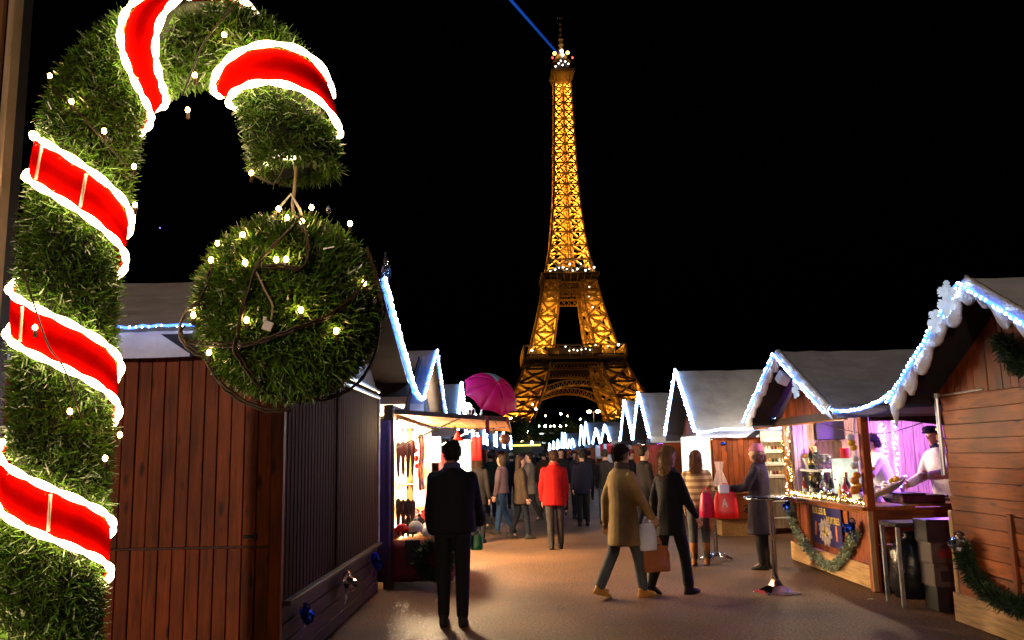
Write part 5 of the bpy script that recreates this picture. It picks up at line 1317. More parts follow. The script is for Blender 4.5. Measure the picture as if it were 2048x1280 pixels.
mb = MB(); mb.tube(jitter([Vector((-1.4 + 1.25 * i / 16, 11.04, 2.05 - .07 * i / 16 - .04 * math.sin(PI * i / 16))) for i in range(17)], .006), .008, 6); mb.single('tinsel_string', M['white_fab'], 'thin pale tinsel string along the near rail of the flap', 'tinsel')
# wall wares facing the camera inside
for i, (x, z, w, h, m) in enumerate(((-1.93, 1.62, .12, .16, 'pine'), (-2.1, 1.4, .14, .18, 'darkred'), (-1.85, 1.25, .12, .2, 'pine'))):
    f = thing('framed_picture', ('small gold framed picture on the far wall of the umbrella chalet', 'dark red framed picture on the far wall', 'lower gold framed picture on the far wall')[i], 'picture', (x, 15.9, z), 'framed pictures in the umbrella chalet')
    mb = MB(); mb.lohi((x, 15.90, z), (x + w, 15.93, z + h), ch=.004); mb.build('frame', M[m], f); mb = MB(); mb.lohi((x + .02, 15.895, z + .02), (x + w - .02, 15.899, z + h - .02)); mb.build('picture_sheet', M['white'], f)
for i in range(3):
    mb = MB(); mb.ball((-1.48, 12.5 + .03 * i, 1.72 - .11 * i), .03 + .008 * (i % 2), 8, 6, (1, 1, 1.3)); mb.single('red_ornament', M['red_fab'], ('top', 'middle', 'lowest')[i] + ' red ornament in the string beside the yellow post', 'ornament', 'red ornaments by the yellow post', smooth=True)

# the open magenta umbrella fixed on the flap tip
um = thing('open_umbrella', 'open magenta umbrella with one pale blue panel fixed on the flap corner', 'umbrella', (-.33, 10.98, 2.09))
axis = Vector((.43, -.57, .67)).normalized(); Ru = axis.to_track_quat('Z', 'Y').to_matrix()
n = 8; RU = .39; Hh = .22
apex = Vector((-.24, 10.85, 2.545))
blue_k = max(range(n), key=lambda k: (Ru @ Vector((math.cos(2 * PI * (k + .5) / n), math.sin(2 * PI * (k + .5) / n), 0))).dot(Vector((-.15, .6, .75))))
for k in range(n):
    G = []
    for i in range(7):
        t = i / 6; row = []
        for j in range(5):
            s = j / 4; a = 2 * PI * (k + s) / n; scal = 1 - .085 * math.sin(PI * s) * t
            r_ = RU * math.sin(t * 1.25) / math.sin(1.25) * scal; z = -Hh * (1 - math.cos(t * 1.25)) / (1 - math.cos(1.25)) + .03 * math.sin(PI * s) * t
            row.append(apex + Ru @ Vector((r_ * math.cos(a), r_ * math.sin(a), z)))
        G.append(row)
    mb = MB(); mb.sheet(G, tuple(-axis * .002)); mb.build('panel', M['paleblue'] if k == blue_k else M['magenta'], um, smooth=True)
    pts = [apex + Ru @ Vector((RU * math.sin(t * 1.25) / math.sin(1.25) * math.cos(2 * PI * k / n), RU * math.sin(t * 1.25) / math.sin(1.25) * math.sin(2 * PI * k / n), -.006 - Hh * (1 - math.cos(t * 1.25)) / (1 - math.cos(1.25)))) for t in [i / 6 for i in range(7)]]
    mb = MB(); mb.tube(pts, .004, 5); mb.build('rib', M['plum'], um)
mb = MB(); mb.tube([apex + axis * .05, apex - axis * .56], .006, 8); mb.build('shaft', M['steel'], um)
mb = MB(); mb.lohi((-.41, 10.99, 1.90), (-.36, 11.03, 2.13), ch=.006); mb.single('clamp', M['darkred'], 'dark red clamp holding the open umbrella to the flap rail', 'clamp')
gl = thing('globe_lamp', 'round white globe lamp standing on the flap beside the magenta umbrella', 'lamp', (-.63, 11.2, 2.13))
mb = MB(); mb.ball((-.64, 11.2, 2.27), .045, 14, 10); mb.build('globe', M['globe_white'], gl, smooth=True)
mb = MB(); mb.lathe([(.03, 0), (.03, .01), (.010, .02), (.010, .1)], (-.64, 11.2, 2.125), 10); mb.build('foot', M['white'], gl)
mb = MB(); mb.tube(smooth_path([(-.60, 11.15, 2.14), (-.585, 11.15, 2.22), (-.55, 11.15, 2.22), (-.54, 11.15, 2.14), (-.50, 11.15, 2.13), (-.46, 11.15, 2.17), (-.47, 11.15, 2.22)]), .009, 6); mb.single('white_cable', M['white'], 'curled white cable lying on the flap beside the globe lamp', 'cable', smooth=True)
# hanging red and white banners on the sixth and seventh chalets right, far goods
for i, (x, y, w, h, z, m) in enumerate(((3.45, 33.4, .5, .42, 2.0, 'red_fab'), (3.42, 34.3, .35, .9, 2.0, 'white_fab'), (3.45, 35.0, .5, .35, 2.0, 'red_fab'), (3.45, 36.0, .4, .5, 2.0, 'red_fab'), (3.45, 31.0, .7, .8, 2.0, 'white_fab'), (3.45, 38.2, .6, .6, 2.0, 'white_fab'))):
    cloth(('bright red scarf hung nearest under the low sixth chalet eave', 'long white cloth hung between red scarves', 'red scarf hung in the middle under the sixth chalet eave', 'last red scarf under the sixth chalet eave', 'white cloth hung before the fifth chalet on the right', 'white cloth hung before the seventh chalet on the right')[i], 'hanging_scarf', (x, y, z), w, h, M[m], group='scarves hung under the far right eaves')
mb = MB(); mb.lohi((1.6, 95, 1.3), (2.9, 95.1, 2.6), ch=.02); sb = thing('sign_board', 'pale square board standing at the far end of the alley', 'sign', (2.2, 95, 0)); mb.build('board', M['white'], sb); mb = MB(); mb.tube([(1.8, 95.05, 0), (1.8, 95.05, 1.3)], .04, 8); mb.build('leg', M['steel'], sb); mb = MB(); mb.tube([(2.7, 95.05, 0), (2.7, 95.05, 1.3)], .04, 8); mb.build('leg', M['steel'], sb)

# ------------------------------------------------------------------ far lamps, trees and town below the tower
def street_lamp(label, x, y, h, double=False, r=.32, m='globe_street', grp='street lamps beyond the market'):
    z0 = tz(y); t = thing('street_lamp', label, 'street lamp', (x, y, z0), grp)
    mb = MB(); mb.lathe([(.16, 0), (.14, .6), (.07, .7), (.055, h)], (x, y, z0), 8); mb.build('pole', M['iron_dark'], t)
    for dx in ((-.9, .9) if double else (0,)):
        if double: mb = MB(); mb.tube([(x, y, z0 + h - .4), (x + dx * .6, y, z0 + h - .1), (x + dx, y, z0 + h - .15)], .05, 6); mb.build('arm', M['iron_dark'], t)
        mb = MB(); mb.ball((x + dx, y, z0 + h + (.1 if not double else -.1)), r, 10, 7, (1.25 if double else 1, 1, .75 if double else 1)); mb.build('globe', M[m], t, smooth=True)
    return t
o = street_lamp('amber double street lamp standing under the arch of the tower', 16.1, 180, 9.2, True, .4)
lamp('street_light', (16.1, 179, tz(180) + 8.4), 900, (1, .6, .25), .4, o)
rnd = random.Random(31)
SPOT = [(-2, 240, 5, 'globe_white'), (3, 260, 4.5, 'globe_white'), (7.6, 300, 6.2, 'globe_white'), (9.8, 300, 6.1, 'globe_white'), (11.6, 300, 6, 'globe_white'), (13, 300, 6.2, 'globe_white'), (15.2, 300, 6, 'globe_white'), (17.2, 300, 6.1, 'globe_white'),
        (18.5, 290, 3.6, 'globe_white'), (19.4, 290, 3.6, 'globe_white'), (20.3, 290, 3.6, 'globe_white'), (21.2, 290, 3.6, 'globe_white'), (10.2, 290, 3.4, 'globe_white'), (6.2, 280, 4, 'globe_white'),
        (-1.5, 200, 8.2, 'globe_white'), (30.5, 215, 9.6, 'globe_white'), (6, 330, 14.5, 'globe_street'), (1, 170, 3.2, 'globe_street'), (4, 165, 2.6, 'globe_street'), (2.5, 150, 3.4, 'globe_white'), (14, 420, 11, 'globe_street'), (22, 430, 12, 'globe_white'), (26, 440, 11, 'globe_street'), (31, 420, 9, 'globe_white'), (10, 450, 15, 'globe_street')]
WORDS = ['small', 'bright', 'pale', 'low', 'high', 'dim']
for i, (x, y, h, m) in enumerate(SPOT):
    street_lamp('%s globe street lamp in the dark trees under the tower' % ('pale white' if m == 'globe_white' else 'amber'), x, y, h, False, .20 + .0008 * y * (.6 if i % 3 else 1), m)
# buses/lit kiosk strip
for i, (x, y, z, w) in enumerate(((1.5, 150, 3.4, 5.), (5., 190, 3.0, 3.), (8, 230, 4.6, 4.))):
    t = thing('lit_kiosk', ('low kiosk with a yellow lit strip beyond the end of the alley', 'small kiosk with a pale lit strip beyond the alley', 'far kiosk with lit strip among the trees')[i], 'kiosk', (x, y, tz(y)), 'lit kiosks beyond the market')
    mb = MB(); mb.lohi((x - w / 2, y, tz(y)), (x + w / 2, y + 2, tz(y) + z)); mb.build('wall', M['dark_in'], t)
    mb = MB(); mb.lohi((x - w / 2, y - .1, tz(y) + z - .5), (x + w / 2, y - .02, tz(y) + z - .2)); mb.build('lit_strip', emis('kiosk strip', ((1, .8, .15), (.8, .95, .9), (.9, 1, .8))[i], 2.5), t)
    mb = MB(); mb.lohi((x - w / 2 - .3, y - .3, tz(y) + z), (x + w / 2 + .3, y + 2.3, tz(y) + z + .25)); mb.build('roof', M['dark_in'], t)
# trees
M['leaf'] = pbr('dark park leaves', (.035, .065, .02), .6, island=.4, var=.3); M['bark'] = pbr('bark', (.06, .045, .03), .9, var=.3, scale=3)
def tree_mesh(seed, n=1500):
    rg = np.random.default_rng(seed); P = []
    cl = rg.normal(size=(16, 3)) * np.array([1.5, 1.5, 1.5]) + np.array([0, 0, 5.4]); k = rg.integers(0, 16, n)
    P = cl[k] + rg.normal(size=(n, 3)) * .75; d = rg.normal(size=(n, 3)); d /= np.linalg.norm(d, axis=1)[:, None]
    return blades(P, d, .55, .42, .8, rg)
def bark_mb(seed):
    rnd = random.Random(seed); mb = MB(); mb.tube([(0, 0, 0), (.05, 0, 1.5), (0, .1, 3.2), (.1, 0, 5)], [.26, .2, .16, .07], 8)
    for k in range(5):
        a = rnd.uniform(0, 6.28); z = rnd.uniform(2.2, 4); mb.tube([(0, 0, z), (math.cos(a) * .8, math.sin(a) * .8, z + .9), (math.cos(a) * 1.5, math.sin(a) * 1.5, z + 2)], [.1, .07, .03], 6)
    return mb
protos = []
for s_ in range(3):
    t = thing('park_tree', 'x', 'tree', (0, 0, 0), 'dark trees between the market and the tower'); V, F = tree_mesh(s_)
    arrays('crown', V, F, M['leaf'], t, kind='stuff'); bark_mb(s_).build('trunk', M['bark'], t, smooth=True); protos.append(t)
TS = [(-14, 150, 1.1), (-6, 158, 1.0), (0, 168, .9), (7, 172, .85), (12, 190, .9), (21, 200, .9), (28, 195, 1.0), (-10, 220, 1.3), (-1, 235, 1.2), (6, 250, 1.1), (24, 245, 1.2), (33, 240, 1.3), (2, 320, 1.5), (13, 330, 1.3), (20, 335, 1.3), (28, 330, 1.5), (38, 320, 1.7), (-8, 330, 1.7), (-20, 240, 1.5), (46, 260, 1.5), (8, 380, 1.4), (24, 385, 1.4), (33, 390, 1.5), (1, 390, 1.7)]
for i, (x, y, s_) in enumerate(TS):
    s_ *= .7 if y > 215 else .9
    lab = 'dark leafy park tree seen small under the tower arch'
    if i < 3: protos[i].location = (x, y, tz(y)); protos[i].scale = (s_, s_, s_); protos[i]['label'] = lab
    else: dup(protos[i % 3], (x, y, tz(y)), rnd.uniform(0, 6), lab, (s_, s_, s_ * rnd.uniform(.85, 1.15)))
for i, (x, y, z) in enumerate(((2, 196, 6), (12, 240, 7), (20, 278, 7), (28, 300, 9), (3, 150, 5), (14, 360, 9), (-3, 280, 8))):
    lamp('park_light', (x, y - 4, tz(y) + z), 700, (.9, 1, .62), .4)
# one star-like point of light low in the sky at the left
t = MB(); t.ball((-557, 1300, 368), .9, 8, 6); t.single('aircraft_light', emis('aircraft lamp', (.35, .25, 1.), 4), 'tiny violet light of an aircraft in the black sky beside the candy cane', 'aircraft light', smooth=True)

# ------------------------------------------------------------------ people
DG = bpy.context.evaluated_depsgraph_get
def remeshed(mb, voxel, smooth=2, fold=0., seed=0, xform=None):
    me = mb.mesh('tmp', [], False); o = bpy.data.objects.new('tmp', me); COL.objects.link(o)
    r = o.modifiers.new('r', 'REMESH'); r.mode = 'VOXEL'; r.voxel_size = voxel
    s = o.modifiers.new('s', 'SMOOTH'); s.iterations = smooth; s.factor = .5
    bpy.context.view_layer.update(); dg = bpy.context.evaluated_depsgraph_get()
    m2 = bpy.data.meshes.new_from_object(o.evaluated_get(dg)); bpy.data.objects.remove(o); bpy.data.meshes.remove(me)
    n = len(m2.vertices); co = np.empty(n * 3, np.float32); m2.vertices.foreach_get('co', co); co = co.reshape(-1, 3)
    if fold:
        no = np.empty(n * 3, np.float32); m2.vertices.foreach_get('normal', no); no = no.reshape(-1, 3)
        rg = np.random.default_rng(seed); h = np.zeros(n)
        for k in range(7):
            f = rg.normal(size=3) * np.array([16, 16, 9]); h += np.sin(co @ f + rg.uniform(0, 6)) / 7 * 1.6
        co = co + no * (h * fold)[:, None]
    if xform is not None: co = co @ np.array(xform.to_3x3()).T + np.array(xform.translation)
    m2.vertices.foreach_set('co', co.astype(np.float32).ravel()); m2.polygons.foreach_set('use_smooth', [True] * len(m2.polygons)); m2.update()
    return m2
def rings(mb, R_, n=14):
    """stacked horizontal ellipses (cx, cy, z, rx, ry)"""
    vs = []
    for cx, cy, z, rx, ry in R_:
        for k in range(n):
            a = 2 * PI * k / n; vs.append((cx + rx * math.cos(a), cy + ry * math.sin(a), z))
    m = len(R_)
    mb.add(vs, [(i * n + k, i * n + (k + 1) % n, (i + 1) * n + (k + 1) % n, (i + 1) * n + k) for i in range(m - 1) for k in range(n)] + [tuple(range(n))[::-1], tuple(range((m - 1) * n, m * n))])
def chain(mb, pts, rad, n=10):
    """rounded limb: tube through joints plus balls at the joints"""
    out = []; rr = []
    for i in range(len(pts) - 1):
        for k in range(4): t = k / 4; out.append(pts[i].lerp(pts[i + 1], t)); rr.append(rad[i] * (1 - t) + rad[i + 1] * t)
    out.append(pts[-1]); rr.append(rad[-1]); mb.tube(out, rr, n)
    for p, r in zip(pts, rad): mb.ball(p, r * .98, 10, 6)
CLM = {}
def cmat(c, rough=.85, bump=.25):
    k = (tuple(c), rough)
    if k not in CLM: CLM[k] = pbr('garment cloth', c, rough, var=.22, scale=9, bump=bump, bscale=60, spec=.15)
    return CLM[k]
def person(label, x, y, h=1.72, heading=0., coat=(.02, .02, .025), coat_len=.50, flare=1.0, legs=(.03, .035, .05), shoes=(.02, .018, .016), hair=(.06, .035, .02), hair_kind='short', hat=None,
           stride=0., larm=(.1, .15), rarm=(.1, .15), lean=0., bulk=1., detail=1, scarf=None, head_turn=0., boots=False, collar=None, skirt=False, z0=0., gloves=None, group='people walking and standing in the alley', stripes=None):
    """figure 1.75 m tall in its own frame, facing +Y; arms are (forward swing, elbow bend) in radians"""
    s = h / 1.75; t = thing('person', label, 'person', (x, y, z0), group)
    vox = .0135 if detail else .02; V3 = Vector
    th = (stride, -stride * .9); kb = (.12 if stride else .03, stride * .85 + .03)
    hips = [V3((sx * .092, 0, .93)) for sx in (1, -1)]; L = []
    for i in range(2):
        hp = hips[i]; kn = hp + V3((0, math.sin(th[i]), -math.cos(th[i]))) * .43; a2 = th[i] - kb[i]
        an = kn + V3((0, math.sin(a2), -math.cos(a2))) * .42; L.append((hp, kn, an, a2))
    zmin = min(l[2].z for l in L); dz = .082 - zmin
    sh = lambda p: V3((p.x, p.y + lean * (p.z - .95), p.z + dz))          # lean forward and settle on the ground
    A = []
    for i, (fw, eb) in enumerate((rarm, larm)):
        sx = 1 if i == 0 else -1; p = V3((sx * (.168 + .05 * (bulk - 1)), 0, 1.395)); out = .13
        e = p + V3((sx * math.sin(out), math.sin(fw) , -math.cos(fw))).normalized() * .29
        w = e + V3((sx * .02 - sx * .12 * math.sin(eb * .5), math.sin(fw + eb), -math.cos(fw + eb))).normalized() * .255
        A.append((p, e, w))
    Hd = Matrix.Translation((0, .01, 1.60)) @ Matrix.Rotation(head_turn, 4, 'Z') @ Matrix.Translation((0, -.01, -1.60))
    def hrings(mb, rr, n=16):
        m2 = MB(); rings(m2, rr, n); mb.add([tuple(sh(Hd @ V3(v))) for v in m2.v], m2.f)
    W = Matrix.Rotation(heading, 4, 'Z') @ Matrix.Scale(s, 4)
    # body: one continuous surface
    mb = MB(); rg_ = [(0, 0, .84, .13, .10), (0, 0, .92, .155, .11), (0, 0, 1.0, .15, .105), (0, .005, 1.1, .135, .095), (0, .01, 1.25, .155, .11), (0, 0, 1.37, .17, .105), (0, -.005, 1.43, .14, .09), (0, -.01, 1.465, .08, .07), (0, 0, 1.50, .056, .058), (0, .008, 1.56, .054, .058)]
    m2 = MB(); rings(m2, rg_); mb.add([tuple(sh(V3(v))) for v in m2.v], m2.f)
    hrings(mb, [(0, .035, 1.515, .026, .03), (0, .026, 1.535, .048, .058), (0, .018, 1.565, .060, .076), (0, .012, 1.60, .068, .088), (0, .008, 1.64, .074, .096), (0, .004, 1.68, .075, .097), (0, 0, 1.715, .064, .084), (0, -.002, 1.738, .042, .058), (0, -.003, 1.75, .015, .02)])
    def hb(p, r, sc): mb.ball(sh(Hd @ V3(p)), r, 8, 6, sc)
    hb((0, .112, 1.615), .015, (.8, 1, 1.5)); hb((0, .100, 1.565), .016, (1.6, .6, .5)); hb((.072, -.002, 1.625), .022, (.45, .8, 1.25)); hb((-.072, -.002, 1.625), .022, (.45, .8, 1.25)); hb((0, .088, 1.66), .03, (1.7, .5, .4)); hb((0, .082, 1.53), .02, (1.2, .8, .8))
    for hp, kn, an, a2 in L: chain(mb, [sh(hp), sh(kn), sh(an)], [.078, .055, .04])
    for p, e, w in A: chain(mb, [sh(p), sh(e), sh(w)], [.048, .038, .027])
    for hp, kn, an, a2 in L: mb.ball(sh(an) + V3((0, .05, -.035)), .04, 8, 6, (.95, 2.2, .8))
    bm_ = remeshed(mb, vox, 2, xform=W)
    # hands: palm, four unequal fingers, thumb
    hm = MB()
    for i, (p, e, w) in enumerate(A):
        d = (sh(w) - sh(e)).normalized(); sx = 1 if i == 0 else -1; side = V3((0, 1, 0)) - d * d.y
        side = side.normalized() if side.length > .1 else V3((0, 0, 1)); nrm = d.cross(side).normalized() * sx
        b = sh(w); R_ = Matrix((side, nrm, d)).transposed()
        hm.ball(b + d * .045, .05, 8, 6, (.78, .34, 1.0), R_)
        for k, (o, l_) in enumerate(((.030, .068), (.010, .078), (-.011, .072), (-.031, .056))):
            q = b + d * .082 + side * o; hm.tube([q, q + d * l_ * .5 - nrm * .008, q + d * l_ * .85 - nrm * .028], [.0098, .009, .007], 6)
        q = b + d * .03 + side * .036; hm.tube([q, q + side * .025 + d * .028 - nrm * .01, q + side * .03 + d * .058 - nrm * .018], [.012, .0105, .008], 6)
    bm2 = bmesh.new(); bm2.from_mesh(bm_); o_ = len(bm2.verts)
    vv = [bm2.verts.new(W @ V3(v)) for v in hm.v]
    for f in hm.f:
        try: fc = bm2.faces.new([vv[k] for k in f]); fc.smooth = True; fc.material_index = 1 if gloves else 0
        except ValueError: pass
    bm2.to_mesh(bm_); bm2.free()
    o = bpy.data.objects.new('body', bm_); COL.objects.link(o); o.parent = t; bm_.materials.append(M['skin'])
    if gloves: bm_.materials.append(cmat(gloves))
    def part(name, mb, m, fold=0., vx=None, sm=2, raw=False):
        if raw: me = bpy.data.meshes.new(name); me.from_pydata([W @ V3(v) for v in mb.v], [], mb.f); me.polygons.foreach_set('use_smooth', [True] * len(me.polygons))
        else: me = remeshed(mb, vx or vox, sm, fold, sum(map(ord, label)) % 999, W)
        me.materials.append(m); o = bpy.data.objects.new(name, me); COL.objects.link(o); o.parent = t; return o
    # trousers
    if not (skirt and coat_len < .3):
        mb = MB()
        for hp, kn, an, a2 in L: chain(mb, [sh(hp), sh(kn), sh(kn).lerp(sh(an), .93)], [.097, .072, .060])
        m2 = MB(); rings(m2, [(0, 0, .82, .11, .10), (0, 0, .9, .165, .125), (0, 0, 1.0, .158, .118)]); mb.add([tuple(sh(V3(v))) for v in m2.v], m2.f)
        part('trousers', mb, cmat(legs), .006)
    # shoes or boots
    for hp, kn, an, a2 in L:
        mb = MB(); a = sh(an); pit = a2 * .55; R_ = Matrix.Rotation(pit, 3, 'X'); b = a + V3((0, 0, -.045))
        m2 = MB(); rings(m2, [(0, .045, -.036, .040, .125), (0, .045, -.02, .045, .13), (0, .035, .005, .044, .112), (0, .0, .04, .042, .065), (0, -.008, .075, .045, .052)] + ([(0, -.008, .2, .056, .058), (0, 0, .30, .062, .064)] if boots else []))
        mb.add([tuple(b + R_ @ V3(v)) for v in m2.v], m2.f); part('boot' if boots else 'shoe', mb, cmat(shoes, .5, .1), raw=True)
    # coat or jumper with sleeves
    hem = 1.75 * coat_len
    if coat_len < .5: zs_ = [(0, 0, hem, .185 * flare, .15 * flare), (0, 0, hem * .5 + .46, .182 * (1 + flare) / 2, .145 * (1 + flare) / 2)]
    else: zs_ = [(0, 0, hem, .178 * flare, .138 * flare)]
    sw = .10 * math.sin(stride) if coat_len < .45 else 0
    zs_ += [(0, 0, .95, .178, .138), (0, .004, 1.1, .165, .128), (0, .008, 1.25, .180, .138), (0, 0, 1.35, .186, .126), (0, -.004, 1.405, .172, .112), (0, -.008, 1.45, .118, .096), (0, -.006, 1.485, .080, .080), (0, -.004, 1.50, .072, .072)]
    zs_ = [(a, b, c, d * bulk, e * bulk) for a, b, c, d, e in zs_ if c >= hem - 1e-6]
    mb = MB(); m2 = MB(); rings(m2, zs_, 18); mb.add([tuple(sh(V3(v))) for v in m2.v], m2.f)
    for p, e, w in A: chain(mb, [sh(p), sh(e), sh(e).lerp(sh(w), .93)], [.060 + .03 * (bulk - 1), .058 * bulk, .047 * bulk])
    part('coat' if coat_len < .52 else 'jacket', mb, stripes or cmat(coat), .011)
    if collar or scarf:
        mb = MB(); m2 = MB(); rings(m2, [(0, -.004, 1.455, .105, .096), (0, 0, 1.49, .092, .09), (0, .004, 1.535, .086, .086), (0, .004, 1.55, .07, .07)], 16); mb.add([tuple(sh(V3(v))) for v in m2.v], m2.f)
        part('scarf' if scarf else 'collar', mb, cmat(scarf or collar), .005)
    # hair / hat
    mb = MB()
    hrings(mb, [(0, -.030, 1.575, .062, .066), (0, -.026, 1.60, .074, .080), (0, -.018, 1.65, .080, .094), (0, -.006, 1.69, .081, .103), (0, -.004, 1.725, .069, .090), (0, -.004, 1.752, .045, .062), (0, -.004, 1.766, .016, .022)] if hair_kind != 'bald' else [(0, -.02, 1.6, .07, .08), (0, -.012, 1.65, .076, .09), (0, -.01, 1.67, .07, .08)])
    if hair_kind == 'long':
        m2 = MB(); rings(m2, [(0, -.075, 1.36, .07, .028), (0, -.075, 1.42, .095, .045), (0, -.06, 1.5, .095, .06), (0, -.045, 1.58, .09, .075), (0, -.03, 1.66, .082, .085)], 14); mb.add([tuple(sh(Hd @ V3(v))) for v in m2.v], m2.f)
    if hair_kind == 'bob':
        m2 = MB(); rings(m2, [(0, -.045, 1.49, .085, .06), (0, -.03, 1.56, .095, .08), (0, -.02, 1.64, .088, .092)], 14); mb.add([tuple(sh(Hd @ V3(v))) for v in m2.v], m2.f)
    ho = part('hair', mb, cmat(hair, .6, .3), .004, .012 if detail else .018, 1)
    if detail and hair_kind != 'bald':
        rg = np.random.default_rng(len(label)); k = rg.integers(0, len(ho.data.vertices), 2600)
        Pn = np.array([tuple(v.co) for v in ho.data.vertices])[k]; Nn = np.array([tuple(v.normal) for v in ho.data.vertices])[k]
        if hat: m_ = Pn[:, 2] < 1.625 * s; Pn, Nn = Pn[m_], Nn[m_]
        V, F = blades(Pn + rg.normal(size=Pn.shape) * .003, Nn, .045 if hair_kind in ('long', 'bob') else .024, .0035, .45, rg, -.9 if hair_kind in ('long', 'bob') else -.3)
        hs = arrays('hair_strands', V + np.array((x, y, z0)), F, cmat(hair, .6, .3), t, 'stuff')
    if hat:
        mb = MB(); kind, c = hat
        if kind == 'beanie': hrings(mb, [(0, .0, 1.652, .086, .110), (0, 0, 1.675, .092, .114), (0, 0, 1.69, .086, .108), (0, -.004, 1.73, .074, .095), (0, -.004, 1.765, .05, .066), (0, -.004, 1.782, .02, .025)])
        else:
            hrings(mb, [(0, .002, 1.672, .082, .106), (0, .004, 1.69, .098, .124), (0, .01, 1.725, .108, .130), (0, .012, 1.75, .085, .105), (0, .01, 1.768, .04, .05)]); m2 = MB(); m2.ball((0, .115, 1.682), .05, 10, 6, (1.4, 1.1, .3)); mb.add([tuple(sh(Hd @ V3(v))) for v in m2.v], m2.f)
        part('hat', mb, cmat(c), .003, .012 if detail else .018, 1)
    if detail:
        for sx in (-1, 1):
            mb = MB(); mb.ball(sh(Hd @ V3((sx * .030, .089, 1.638))), .0105, 8, 6); part('eye', mb, M['eye'], raw=True)
    t['_hands'] = [tuple((W @ (sh(w) + (sh(w) - sh(e)).normalized() * .11)) + V3((x, y, z0))) for p, e, w in A]
    return t
M['eye'] = pbr('eye', (.10, .08, .07), .15, var=.3)
def stripes_mat():
    m = bpy.data.materials.new('striped knit'); m.use_nodes = True; nt = m.node_tree; N = nt.nodes; L = nt.links; b = N["Principled BSDF"]
    tc = N.new("ShaderNodeTexCoord"); w = N.new("ShaderNodeTexWave"); w.bands_direction = 'Z'; w.inputs['Scale'].default_value = 3.4; w.inputs['Distortion'].default_value = .6
    L.new(tc.outputs['Object'], w.inputs['Vector']); r = N.new("ShaderNodeValToRGB"); e = r.color_ramp.elements
    e[0].position = .3; e[0].color = (.30, .17, .08, 1); e[1].position = .6; e[1].color = (.62, .44, .24, 1); L.new(w.outputs[0], r.inputs[0]); L.new(r.outputs[0], b.inputs['Base Color']); b.inputs['Roughness'].default_value = .9
    return m
d_ = math.radians
person('man in a black jacket with blue grey collar, back turned, before the lit umbrella chalet', -.66, 8.62, 1.77, d_(-8), (.010, .010, .014), .50, 1.0, (.010, .010, .012), hair=(.012, .009, .008), collar=(.05, .05, .12), larm=(.15, .25), rarm=(.25, .6), bulk=1.34, head_turn=.35)
person('woman with brown hair and dark coat standing behind the man in the black jacket', -.78, 16.6, 1.66, d_(-20), (.009, .007, .007), .42, 1.1, (.008, .008, .010), hair=(.03, .014, .008), hair_kind='bob', scarf=(.08, .045, .035), larm=(.5, .9))
person('walker in a long camel coat and mustard shoes beside the woman in black', 1.20, 10.05, 1.73, d_(-62), (.33, .21, .075), .345, 1.12, (.08, .085, .085), (.45, .22, .04), (.035, .02, .012), stride=.27, larm=(-.3, .2), rarm=(.35, .3), bulk=1.1, scarf=(.10, .07, .05))
pb = person('woman with long fair hair in a black coat and high black boots walking right', 1.77, 10.2, 1.70, d_(-60), (.008, .008, .010), .40, 1.05, (.010, .010, .012), (.010, .010, .010), (.22, .12, .055), 'long', stride=.24, larm=(-.25, .25), rarm=(.3, .3), boots=True)
person('person in a bright red jacket and dark trousers seen from behind in mid alley', .63, 15.25, 1.69, d_(6), (.27, .005, .004), .44, 1.05, (.035, .03, .03), hair=(.05, .025, .016), stride=.08, bulk=1.2, scarf=(.4, .03, .02))
person('woman in a tan striped knit with long brown hair at the farther bar table', 2.62, 12.75, 1.63, d_(-15), (.4, .3, .2), .50, 1.05, (.07, .075, .08), (.26, .10, .03), (.11, .05, .026), 'long', stripes=stripes_mat(), stride=.1, rarm=(.6, 1.0), bulk=1.0, boots=True)
pd = person('woman in a long dark quilted coat and pink knit hat holding red bags', 3.36, 12.15, 1.70, d_(62), (.028, .022, .034), .28, 1.18, (.012, .012, .014), hair=(.12, .06, .05), hair_kind='bob', hat=('beanie', (.40, .14, .18)), larm=(.5, 1.0), rarm=(.2, .3), bulk=1.12, gloves=(.012, .012, .014), boots=True, shoes=(.012, .012, .012))
person('person in a dark navy coat just right of the red jacket', 1.47, 19.9, 1.70, d_(10), (.012, .012, .03), .42, 1.05, (.012, .014, .02), hair=(.02, .015, .012), detail=0)
person('man in dark jacket and jeans striding away between the crowd and the camel coat', 2.05, 20.3, 1.74, d_(-12), (.03, .026, .026), .48, 1., (.05, .07, .11), stride=.3, hair=(.03, .02, .015), detail=0)
